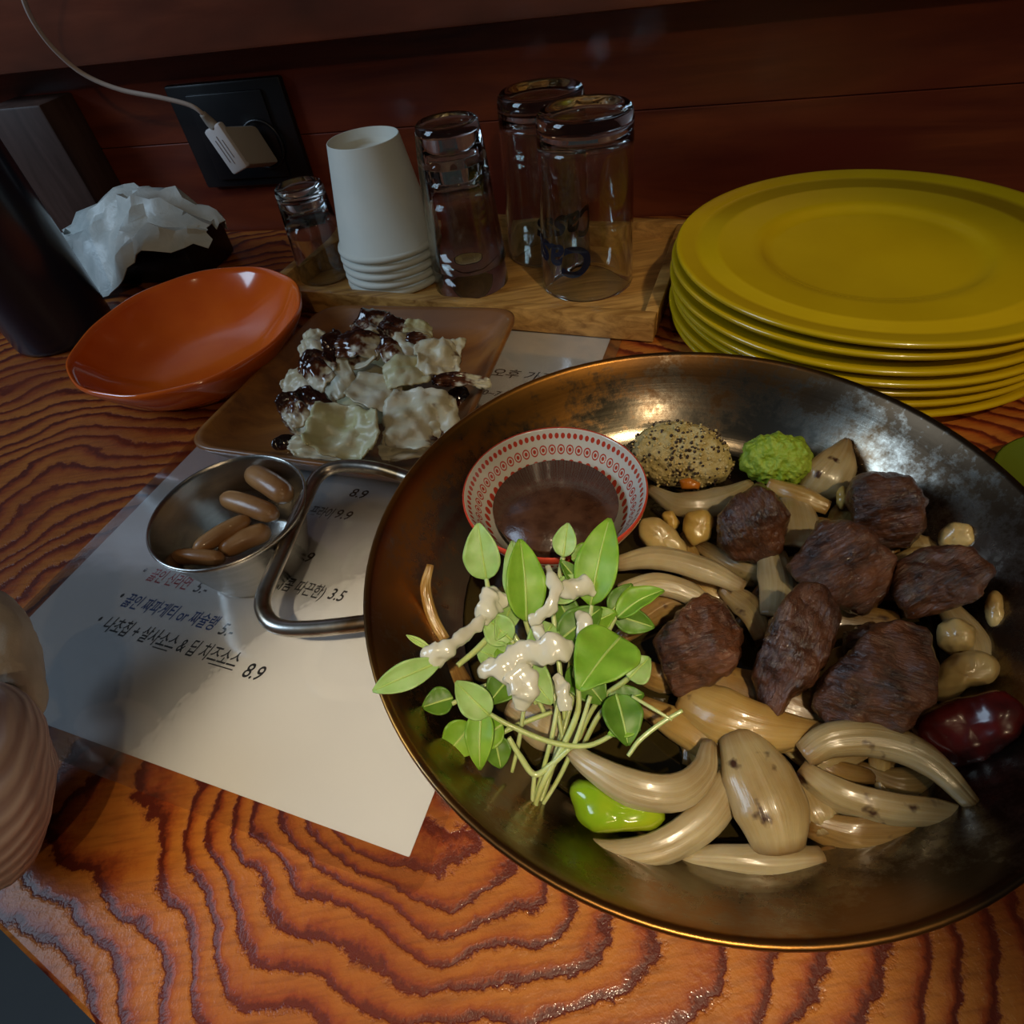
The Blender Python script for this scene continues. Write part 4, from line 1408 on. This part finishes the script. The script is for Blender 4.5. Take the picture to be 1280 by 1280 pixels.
OG = 'fried onion slices in the pan'
ONI = [
    ('long pale onion slice below the mustard', [(812, 612, .016), (850, 630, .020), (900, 626, .020), (938, 606, .018)], [8, 26, 30, 10], .0030, ON_W, .35, .3),
    ('upper of two pale onion strips left of the left-hand beef cubes', [(770, 705, .017), (820, 697, .024), (880, 712, .024), (928, 735, .020)], [14, 26, 28, 14], .0034, ON_W, .4, .5),
    ('lower of two pale onion strips beside the sprout leaves', [(775, 738, .017), (820, 730, .022), (862, 742, .021), (890, 765, .018)], [14, 24, 24, 14], .0034, ON_W, .4, .5),
    ('wide golden onion petal under the lower left beef cubes', [(855, 872, .020), (900, 895, .024), (960, 912, .024), (1030, 915, .020)], [50, 66, 50, 16], .0030, ON_Y, .3, .2),
    ('golden onion edge curving under the middle beef cube', [(862, 900, .017), (920, 922, .020), (980, 925, .020), (1035, 915, .018)], [10, 22, 24, 10], .0032, ON_Y, .4, .4),
    ('pale crescent onion slice above the green pepper', [(712, 935, .024), (740, 958, .027), (790, 985, .028), (845, 990, .027), (878, 965, .025), (886, 930, .023)], [14, 28, 44, 46, 32, 14], .0040, ON_W, .35, -.2),
    ('pale crescent onion slice curving around below the green pepper', [(718, 1052, .013), (770, 1066, .015), (830, 1058, .017), (880, 1025, .019), (908, 985, .020), (915, 960, .020)], [10, 28, 40, 44, 40, 18], .0040, ON_W, .35, -.1),
    ('upright charred onion petal in the lower middle', [(922, 918, .024), (945, 965, .025), (965, 1015, .023), (975, 1062, .018)], [44, 80, 84, 54], .0034, ON_C, .3, 0),
    ('horizontal onion strip at the front of the heap', [(845, 1068, .011), (900, 1072, .014), (960, 1076, .015), (1025, 1072, .013)], [10, 26, 34, 20], .0040, ON_W, .45, .2),
    ('browned onion piece peeping out at the very front', [(895, 1088, .009), (945, 1100, .010), (1000, 1095, .010), (1045, 1065, .011)], [10, 34, 38, 16], .0034, ON_B, .3, .2),
    ('upper edge of the hollow onion cup at the lower right', [(1005, 945, .022), (1040, 925, .026), (1100, 925, .027), (1160, 950, .026), (1215, 1005, .022)], [26, 36, 38, 34, 16], .0034, ON_C, .35, .4),
    ('lower wall of the hollow onion cup at the lower right', [(1000, 960, .020), (1040, 990, .020), (1100, 1008, .020), (1165, 1015, .019), (1228, 1022, .017)], [20, 44, 46, 36, 10], .0034, ON_C, .4, -.4),
    ('olive onion slice beneath the hollow onion cup', [(1010, 1030, .014), (1070, 1045, .014), (1130, 1042, .014), (1190, 1022, .014)], [30, 50, 44, 14], .0030, ON_B, .3, -.2),
    ('onion slice between the charred petal and the cup', [(1000, 975, .016), (1020, 1010, .016), (1035, 1040, .014)], [30, 46, 26], .0032, ON_C, .3, 0),
    ('pale onion piece right of the top left beef cube', [(990, 615, .020), (1000, 650, .022), (1005, 690, .022)], [24, 50, 44], .0034, ON_W, .3, 0),
    ('golden onion strip over the pale piece near the wasabi', [(960, 605, .024), (1000, 620, .024), (1035, 635, .022)], [12, 24, 14], .0026, ON_Y, .4, .3),
    ('pale onion piece left of the central beef cube', [(965, 690, .020), (972, 730, .021), (968, 775, .020)], [34, 46, 30], .0034, ON_W, .3, 0),
    ('onion shred in the middle of the heap', [(905, 735, .018), (935, 760, .019), (955, 800, .018)], [16, 34, 20], .0030, ON_C, .3, .3),
    ('translucent onion wedge beside the wasabi', [(1008, 622, .014), (1032, 600, .022), (1050, 575, .026), (1058, 552, .026)], [26, 56, 40, 8], .0034, ON_C, .25, .2),
    ('onion strip under the lower left beef cube', [(800, 880, .016), (845, 905, .018), (890, 935, .018), (920, 950, .016)], [18, 34, 32, 14], .0034, ON_Y, .35, .1),
    ('thin onion shred climbing the left pan wall', [(538, 706, .030), (532, 735, .026), (540, 770, .020), (556, 800, .015)], [4, 8, 9, 8], .0014, ON_Y, .3, 0),
    ('onion piece under the sprouts', [(640, 880, .012), (680, 910, .013), (730, 930, .014)], [30, 50, 30], .0034, ON_W, .3, 0),
    ('browned onion under the left sprouts', [(560, 830, .012), (580, 880, .010), (610, 930, .009)], [24, 40, 24], .0030, ON_B, .3, 0),
    ('onion end in the gap beside the right beef cube', [(1185, 760, .018), (1215, 800, .018), (1228, 850, .016)], [26, 38, 20], .0034, ON_W, .3, 0),
    ('brown onion layer beneath the beef cubes', [(940, 745, .012), (1020, 790, .012), (1120, 800, .012)], [60, 90, 60], .0034, ON_B, .2, 0),
    ('brown onion layer beneath the lower beef cubes', [(860, 850, .012), (950, 890, .012), (1060, 920, .012)], [50, 90, 60], .0034, ON_B, .2, 0),
    ('brown onion layer under the upper beef cubes', [(930, 690, .010), (1020, 690, .010), (1120, 700, .010)], [50, 80, 50], .0034, ON_B, .2, 0),
]
for i, (lab, pts, w, th, mt, cu, ro) in enumerate(ONI):
    veg_strip('onion_slice', lab, 'onion', pts, w, th, mt, cu, ro, OG, seed=i + 1)

def bed_label(px, py, tone):
    near = [('the top left beef cube', 943, 652), ('the top right beef cube', 1108, 640), ('the central beef cube', 1055, 710), ('the far right beef cube', 1177, 722), ('the beef cube by the sprouts', 875, 812), ('the long beef piece', 995, 815), ('the big ragged beef cube', 1090, 850), ('the charred onion petal', 955, 990), ('the hollow onion cup', 1110, 980)]
    nm, x, y = min(near, key=lambda t: (t[1] - px) ** 2 + (t[2] - py) ** 2)
    dx, dy = px - x, py - y
    rel = ('right of' if dx > 0 else 'left of') if abs(dx) > abs(dy) else ('in front of' if dy > 0 else 'behind')
    return '%s onion shred low in the pan, %s %s' % (('browned', 'golden', 'charred')[tone], rel, nm)


bed_seen = set()
brnd = random.Random(21)
for i in range(48):
    px, py = brnd.uniform(820, 1220), brnd.uniform(650, 1040)
    if (px - 1030) ** 2 / 200 ** 2 + (py - 830) ** 2 / 215 ** 2 > 1: continue
    if bed_label(px, py, i % 3) in bed_seen: continue
    bed_seen.add(bed_label(px, py, i % 3))
    a_ = brnd.uniform(0, math.pi)
    l_ = brnd.uniform(45, 80)
    dx, dy = math.cos(a_) * l_, math.sin(a_) * l_ * 0.7
    z_ = brnd.uniform(.0105, .0135)
    bx, by = -dy * 0.35, dx * 0.35
    veg_strip('onion_slice', bed_label(px, py, i % 3), 'onion', [(px - dx, py - dy, z_), (px + bx, py + by, z_ + .002), (px + dx, py + dy, z_)], [10, 34, 12], .0028, (ON_B, ON_Y, ON_C)[i % 3], .35, brnd.uniform(-.5, .5), 'browned onion bed', seed=i + 60, n=16)

BEEF = [
    ('beef cube with pointed top just below the wasabi', [(950, 603), (972, 618), (985, 648), (978, 690), (950, 706), (915, 700), (896, 680), (900, 645), (920, 620)], .028, .012),
    ('smooth-faced beef cube at the top right of the meat', [(1065, 600), (1090, 590), (1135, 596), (1158, 625), (1156, 660), (1135, 688), (1100, 682), (1068, 655), (1058, 625)], .028, .013),
    ('large dark beef cube in the centre of the meat', [(1022, 655), (1060, 650), (1095, 668), (1118, 700), (1108, 745), (1080, 770), (1040, 755), (992, 720), (985, 705), (1008, 680)], .031, .014),
    ('beef cube with parallel fibres at the far right', [(1122, 700), (1160, 684), (1215, 683), (1245, 715), (1225, 745), (1180, 765), (1135, 775), (1113, 745)], .029, .012),
    ('beef cube beside the sprouts at the left', [(880, 740), (905, 755), (930, 785), (922, 830), (890, 858), (845, 870), (828, 840), (820, 800), (845, 768)], .030, .013),
    ('long beef piece with a tail in the lower middle', [(998, 728), (1030, 733), (1050, 755), (1045, 800), (1020, 850), (985, 875), (972, 910), (950, 880), (942, 845), (955, 800), (975, 755)], .032, .012),
    ('big ragged beef cube lowest of the meat', [(1090, 785), (1130, 775), (1165, 790), (1172, 830), (1165, 880), (1125, 915), (1085, 926), (1040, 905), (1012, 885), (1030, 845), (1062, 815)], .031, .014),
    ('small reddish beef piece wedged behind the big ragged cube', [(1055, 790), (1090, 778), (1105, 795), (1085, 822), (1055, 820)], .026, .010),
]
# per cube: ridge planes (direction, offset, slope) and fibre direction in the picture
BP = [
    ([(-1.2, .85, .55), (2.4, .95, .5)], 1.9), ([(-1.6, .8, .6), (1.2, 1.0, .35)], 0.1), ([(-0.6, .85, .6), (2.2, .9, .5)], 0.35), ([(-1.4, .85, .5), (1.5, .85, .6)], 0.45),
    ([(-2.0, .85, .5), (0.6, .8, .6)], 0.2), ([(0.2, .85, .55), (2.9, .9, .5)], 0.9), ([(-1.9, .85, .5), (0.5, .8, .6), (1.9, .95, .5)], -0.5), ([(-1.5, .9, .5)], 0.4)]
for i, (lab, ol, z, dp) in enumerate(BEEF):
    o = lump('beef_cube', lab, 'beef', ol, z, dp * 1.15, MEATS[i % 4], 0.62, 0.0015, 135, i + 2, 'seared beef cubes', (110, 60), sm=3, planes=BP[i][0])
    N_ = (CAMP - o.location).normalized()
    X_ = Vector((1, 0, 0)); X_ = (X_ - N_ * X_.dot(N_)).normalized(); Y_ = N_.cross(X_)
    fa_ = BP[i][1]
    FD_ = X_ * math.cos(fa_) + Y_ * math.sin(fa_); FS_ = Y_ * math.cos(fa_) - X_ * math.sin(fa_)
    att = o.data.attributes.new('fibre', 'FLOAT_VECTOR', 'POINT')
    for q_, v_ in enumerate(o.data.vertices):
        att.data[q_].vector = (v_.co.dot(FD_) + i, v_.co.dot(FS_), v_.co.dot(N_))

# mushrooms, garlic, peppers
MU = [
    ('pale mushroom slice at the right behind the fibrous beef cube', [(1175, 665), (1190, 652), (1215, 656), (1220, 680), (1195, 690), (1172, 682)], .022, .006, MUSH),
    ('pale mushroom piece right of the fibrous beef cube', [(1240, 735), (1252, 745), (1258, 775), (1245, 796), (1232, 780), (1230, 752)], .020, .006, MUSH),
    ('browned mushroom chunk right of the big ragged cube', [(1172, 780), (1195, 770), (1220, 785), (1218, 812), (1190, 822), (1172, 806)], .021, .007, MUSH),
    ('large pale mushroom slice above the red pepper', [(1160, 875), (1172, 835), (1195, 815), (1225, 812), (1252, 830), (1245, 850), (1210, 860), (1185, 880)], .021, .007, MUSH),
    ('folded pale mushroom slice below the sauce bowl', [(797, 648), (820, 645), (845, 662), (862, 690), (850, 700), (815, 690), (800, 675)], .019, .006, MUSH),
    ('small pale mushroom edge beside the folded slice', [(806, 680), (830, 682), (862, 695), (858, 704), (825, 702), (806, 694)], .016, .005, MUSH),
    ('yellow garlic clove left of the top left beef cube', [(858, 640), (880, 636), (893, 650), (886, 675), (866, 684), (852, 665)], .022, .006, GARLIC),
    ('tiny orange garlic bit under the mustard', [(826, 642), (840, 638), (850, 652), (845, 664), (832, 658)], .018, .004, GARLIC),
    ('small browned shred on the right pan wall', [(1182, 600), (1200, 594), (1212, 606), (1202, 622), (1186, 618)], .024, .004, ON_B),
    ('yellow garlic slice above the central beef cube', [(1046, 612), (1056, 604), (1060, 625), (1052, 642), (1044, 630)], .022, .005, GARLIC),
]
for i, (lab, ol, z, dp, mt) in enumerate(MU):
    lump('garlic_clove' if 'garlic' in lab else ('shred' if 'shred' in lab else 'mushroom_slice'), lab, 'garlic' if 'garlic' in lab else ('onion' if 'shred' in lab else 'mushroom'), ol, z, dp, mt, 0.7, 0.0007, 160, i + 20, sm=40)
lump('green_pepper', 'glossy bright green pepper piece at the front left', 'pepper', [(712, 985), (728, 972), (755, 985), (790, 1000), (825, 1005), (834, 1022), (820, 1038), (780, 1040), (745, 1042), (722, 1025)], .018, .008, MAT['green_pep'], 0.75, 0.0010, 70, 5)
lump('red_pepper', 'dark red pepper piece at the right pan wall', 'pepper', [(1140, 905), (1165, 885), (1205, 870), (1250, 858), (1285, 880), (1275, 915), (1235, 955), (1190, 960), (1155, 935)], .021, .006, MAT['red_pep'], 0.6, 0.0012, 80, 6)
lump('red_pepper', 'small orange-red pepper bit at the mustard edge', 'pepper', [(848, 600), (862, 596), (876, 604), (874, 612), (852, 611)], .024, .003, simple('orange_pepper', (0.55, 0.17, 0.015), rough=0.2, coat=0.4), 0.8, 0.0004, 100, 7)

# wholegrain mustard: a paste mound studded with seeds
mt_ol = [(795, 545), (820, 530), (850, 527), (885, 535), (908, 555), (916, 582), (905, 602), (870, 610), (825, 606), (798, 590), (790, 568)]
vs, fs, C = pillow(mt_ol, .020, .011, 0.8, 0.0011, 260, 8, 100, 56)
mus = thing('mustard', 'mound of wholegrain mustard speckled with dark seeds', 'mustard', C)
mk('paste', vs, fs, MUSTARD, mus, origin=C)
rnd = random.Random(11)
cand = [v for v in vs if (v - C).dot((CAMP - C).normalized()) > -0.002]
for nm, mt, cnt in (('dark_seeds', SEED_D, 250), ('light_seeds', SEED_L, 260)):
    V, F = [], []
    ico = bmesh.new(); bmesh.ops.create_icosphere(ico, subdivisions=1, radius=1.0)
    iv = [v.co.copy() for v in ico.verts]; ico.verts.index_update(); fi = [tuple(v.index for v in f.verts) for f in ico.faces]; ico.free()
    for _ in range(cnt):
        p = rnd.choice(cand) + Vector((rnd.uniform(-1, 1), rnd.uniform(-1, 1), rnd.uniform(-.5, .5))) * 0.0011
        r = rnd.uniform(0.0005, 0.00085)
        b0 = len(V)
        V += [p + v * r for v in iv]; F += [tuple(b0 + k for k in f) for f in fi]
    o = mk(nm, V, F, mt, mus, origin=C)
    o['kind'] = 'stuff'
lump('wasabi', 'lumpy ball of bright green wasabi paste', 'wasabi', [(930, 560), (948, 545), (972, 541), (1000, 548), (1016, 566), (1015, 590), (995, 604), (965, 607), (938, 598), (925, 580)], .024, .012, WASABI, 0.85, 0.0015, 300, 4, None, (120, 64))

# ------------------------------------------------------------------ sprouts with dressing
def leaf(parent, b, t, wpx, mat, cup=0.25, bend=0.15, tilt=0.0, blunt=0.75):
    A3, B3 = at(*b), at(*t)
    L = (B3 - A3).length
    T = (B3 - A3).normalized()
    V = (CAMP - (A3 + B3) / 2).normalized()
    V = (V * 0.75 + Vector((0, 0, 0.4))).normalized()
    S = T.cross(V).normalized()
    N = S.cross(T).normalized()
    S2 = S * math.cos(tilt) + N * math.sin(tilt)
    N2 = N * math.cos(tilt) - S * math.sin(tilt)
    W = wpx * pxm((b[0] + t[0]) / 2, (b[1] + t[1]) / 2, (b[2] + t[2]) / 2) / 2

    def fn(u, v):
        q = (u + 1) / 2
        w = W * (0.06 + 0.94 * max(0.0, math.sin(math.pi * min(1, q ** blunt * 0.985 + 0.01))) ** 0.8)
        ed = 0.05 * W * math.sin(q * 17) * abs(v)
        return A3 + (B3 - A3) * q + S2 * (v * w) + N2 * (cup * w * v * v + bend * L * math.sin(math.pi * q) * 0.6 + ed - 0.05 * W * math.exp(-(v * 7) ** 2))
    vs, fs = sheet(fn, 18, 12, 0.00045)
    mid = (A3 + B3) / 2
    o = mk('leaf', vs, fs, mat, parent, origin=mid)
    vn = [fn(-1 + 1.9 * i / 12, 0) + N2 * 0.0003 for i in range(13)]
    tv, tf = tube(vn, [0.0005, 0.00035, 0.00018], 6, raw=True)
    k = mk('vein', tv, tf, VEIN, None)
    for v in k.data.vertices: v.co = v.co - mid
    k.parent = o
    return o


def sprout(label, stem, leaves, rpx=4.5, extra=()):
    pp = P3(stem)
    root = thing('sprout', label, 'sprout', pp[-1], 'leafy green sprouts with creamy dressing')
    r = rpx * pxm(*stem[len(stem) // 2]) * 0.8
    vs, fs = tube(pp, [r * .8, r, r * .95, r * .8], 9, 26)
    mk('stem', vs, fs, STEM, root, origin=pp[-1])
    for st in extra:
        q = P3(st)
        vs, fs = tube(q, [r * .7, r * .8, r * .6], 8, 18)
        mk('stem', vs, fs, STEM, root, origin=q[0])
    for lf in leaves:
        leaf(root, *lf)
    return root


sprout('sprout with oval leaf standing up at the top left', [(608, 724, .044), (614, 745, .042), (640, 790, .036), (680, 850, .028)],
       [((608, 724, .044), (598, 654, .058), 46, LEAF_P, .3, .1, .2)])
sprout('sprout with broad upright leaf below the sauce bowl', [(655, 770, .046), (665, 800, .040), (690, 860, .032), (705, 930, .024)],
       [((658, 776, .047), (650, 674, .060), 50, LEAF, .25, .2, -.2), ((662, 770, .044), (640, 676, .052), 40, LEAF_P, .3, .1, .4)])
sprout('sprout with tall pointed leaf at the top right', [(740, 752, .046), (735, 790, .040), (725, 840, .032), (700, 930, .024)],
       [((738, 756, .046), (762, 648, .060), 54, LEAF, .3, .15, .15), ((735, 745, .044), (700, 700, .054), 26, LEAF_D, .3, .1, -.2)])
sprout('sprout with small rounded leaf at the bowl rim', [(705, 690, .052), (700, 720, .046), (700, 780, .036)],
       [((704, 696, .052), (710, 654, .058), 30, LEAF_P, .3, .1, .1), ((715, 700, .050), (752, 682, .052), 26, LEAF, .3, .1, .3)])
sprout('sprout with dark curled leaves beside the beef', [(770, 770, .040), (755, 800, .034), (735, 850, .028)],
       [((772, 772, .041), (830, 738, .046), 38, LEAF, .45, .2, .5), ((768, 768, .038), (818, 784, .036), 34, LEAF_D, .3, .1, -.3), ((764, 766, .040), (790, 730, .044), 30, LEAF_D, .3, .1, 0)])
sprout('sprout with large heart-shaped leaf in front', [(770, 808, .048), (745, 805, .044), (722, 830, .036), (712, 880, .028), (690, 960, .018), (668, 1024, .012)],
       [((776, 796, .048), (724, 862, .050), 84, LEAF, .18, .15, -.15, .62)], 5)
sprout('sprout with round bluish leaf next to the beef cube', [(792, 842, .040), (780, 852, .036), (745, 880, .028), (720, 930, .020)],
       [((786, 848, .040), (812, 822, .042), 40, LEAF_P, .2, .1, .1, .6), ((770, 868, .034), (785, 932, .030), 52, LEAF_D, .3, .15, .2)])
sprout('sprout with long leaf hanging over the left pan rim', [(548, 826, .050), (575, 800, .050), (605, 772, .046), (632, 760, .042)],
       [((552, 826, .050), (466, 864, .050), 34, LEAF_P, .3, .1, .1, 1.0), ((540, 812, .049), (508, 794, .052), 9, VEIN, .2, .1, 0, 1.0)], 5)
sprout('sprout with bent pale stem pointing down left', [(572, 832, .044), (600, 808, .043), (628, 775, .042), (640, 745, .042)],
       [((642, 750, .043), (620, 800, .044), 30, LEAF_P, .3, .1, .3)], 5)
sprout('sprout with folded pale leaf at the lower left', [(608, 890, .036), (640, 908, .034), (690, 928, .030), (735, 932, .028), (772, 915, .028)],
       [((612, 894, .036), (570, 852, .042), 40, LEAF_P, .35, .15, .2), ((602, 885, .034), (600, 962, .026), 36, LEAF, .3, .2, -.1)], 4.5)
sprout('sprout with dark leaf against the left pan wall', [(565, 880, .030), (600, 860, .030), (640, 850, .030)],
       [((566, 872, .030), (528, 884, .030), 34, LEAF_D, .3, .1, 0), ((590, 905, .028), (556, 945, .024), 46, LEAF, .3, .15, .2)])
sprout('bundle of thin stems hanging at the front, ending near the pan wall', [(722, 850, .040), (722, 890, .034), (700, 940, .026), (676, 985, .020), (664, 1030, .012)],
       [], 5, [[(738, 870, .038), (722, 920, .030), (700, 970, .020), (672, 1016, .013)], [(700, 860, .036), (690, 920, .028), (668, 1000, .016)]])
sprout('forked pale stem at the lower left of the bundle', [(636, 922, .030), (650, 945, .026), (668, 968, .022), (690, 955, .024), (712, 935, .028)],
       [], 5, [[(668, 968, .022), (666, 1000, .016), (670, 1018, .013)], [(655, 885, .034), (648, 930, .024), (640, 965, .018)]])
sprout('pale stem crossing the onions towards the beef', [(785, 945, .030), (800, 925, .032), (825, 905, .034), (853, 888, .036)],
       [((800, 905, .032), (760, 918, .030), 22, LEAF, .3, .1, 0)], 4, [[(790, 870, .036), (815, 885, .036), (840, 900, .035)]])
sprout('sprout with mixed leaves in the middle of the heap', [(690, 750, .046), (694, 790, .040), (700, 840, .034), (706, 900, .026)],
       [((690, 750, .046), (742, 720, .050), 34, LEAF_P, .3, .1, .1), ((700, 800, .040), (752, 760, .044), 44, LEAF_D, .3, .1, 0), ((690, 780, .042), (660, 830, .040), 40, LEAF_P, .3, .1, .2)])
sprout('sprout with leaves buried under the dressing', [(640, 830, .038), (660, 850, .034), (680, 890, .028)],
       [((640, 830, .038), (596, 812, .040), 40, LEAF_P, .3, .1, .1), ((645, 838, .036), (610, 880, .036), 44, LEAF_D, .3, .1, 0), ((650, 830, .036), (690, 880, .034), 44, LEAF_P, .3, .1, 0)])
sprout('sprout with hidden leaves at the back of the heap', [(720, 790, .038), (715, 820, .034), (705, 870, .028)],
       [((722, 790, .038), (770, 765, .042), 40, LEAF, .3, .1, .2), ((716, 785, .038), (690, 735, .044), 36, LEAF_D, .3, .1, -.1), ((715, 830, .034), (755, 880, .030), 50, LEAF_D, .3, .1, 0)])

sprout('sprout with small leaves tucked under the broad leaf', [(640, 800, .042), (650, 830, .036), (670, 880, .028)],
       [((640, 800, .042), (606, 770, .046), 40, LEAF_P, .35, .15, .3), ((645, 805, .040), (625, 850, .038), 36, LEAF, .3, .1, -.2)])
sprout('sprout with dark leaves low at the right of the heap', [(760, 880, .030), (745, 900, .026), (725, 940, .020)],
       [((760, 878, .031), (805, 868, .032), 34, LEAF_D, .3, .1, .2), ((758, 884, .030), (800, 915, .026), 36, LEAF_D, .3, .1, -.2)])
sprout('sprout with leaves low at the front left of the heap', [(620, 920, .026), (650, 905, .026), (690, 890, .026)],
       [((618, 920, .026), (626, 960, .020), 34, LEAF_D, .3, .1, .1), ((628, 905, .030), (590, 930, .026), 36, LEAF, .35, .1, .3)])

DR = [
    ('thick white dressing poured across the sprout centre', [(600, 843, .043), (622, 836, .046), (645, 826, .047), (664, 818, .048), (690, 812, .050), (716, 806, .049)], [5, 10, 14, 13, 12, 15, 13, 5]),
    ('white dressing dripping down from the sprout centre', [(636, 830, .046), (646, 848, .045), (656, 864, .043), (650, 886, .039)], [8, 13, 14, 11, 6]),
    ('dressing coating the bent stem at the left', [(528, 818, .051), (548, 817, .052), (566, 806, .052), (590, 788, .050), (606, 772, .048)], [4, 11, 8, 6, 5]),
    ('dressing patch on the upper left leaves', [(604, 780, .046), (608, 762, .049), (618, 748, .049), (636, 750, .048)], [5, 12, 13, 5]),
    ('dressing streak along the broad upright leaf', [(684, 708, .055), (692, 728, .056), (690, 752, .055), (676, 772, .052), (662, 776, .051)], [3, 6, 8, 7, 4]),
    ('dressing ribbon behind the tall pointed leaf', [(698, 742, .049), (714, 736, .051), (730, 734, .051), (744, 742, .049)], [4, 10, 11, 4]),
    ('dressing drop at the heap centre right', [(722, 766, .047), (730, 780, .047), (726, 800, .045)], [4, 8, 5]),
    ('dressing drip on the lower middle stems', [(694, 846, .040), (704, 862, .040), (708, 888, .037)], [5, 9, 5]),
    ('dressing trickle between the upright leaves', [(666, 776, .048), (674, 790, .048), (684, 802, .048)], [4, 8, 6]),
]
for i, (lab, pts, rads) in enumerate(DR):
    pp = P3(pts)
    k = pxm(*pts[len(pts) // 2])
    vs, fs = tube(pp, [r * k * 1.25 for r in rads], 16, 40)
    c = pp[len(pp) // 2]
    Nv = (CAMP - c).normalized()
    path = catmull(pp, 40)
    out = []
    for j, v in enumerate(vs):
        p = path[j // 16]
        d = v - p
        d = d - Nv * (d.dot(Nv) * 0.62)
        q = v * 210 + Vector((i * 3.1, 0, 0))
        out.append(p + d * (1 + 0.85 * noise.noise(q) + 0.3 * noise.noise(q * 2.2)))
    tag(mk('dressing', out, fs, DRESS, origin=c), lab, 'dressing', 'white dressing on the sprouts')

# olive saucer peeping in at the right edge
sa = at(1376, 616, 0.012)
vs, fs = lathe([(0, .003), (.020, .003), (.034, .011), (.036, .0125), (.0372, .012), (.036, .010), (.022, 0), (0, 0)], 48)
o = mk('saucer', vs, fs, simple('olive_glaze', (0.10, 0.13, 0.01), rough=0.2))
o.location = (sa.x, sa.y, 0.0005)
tag(o, 'olive green saucer just entering at the right edge', 'saucer')
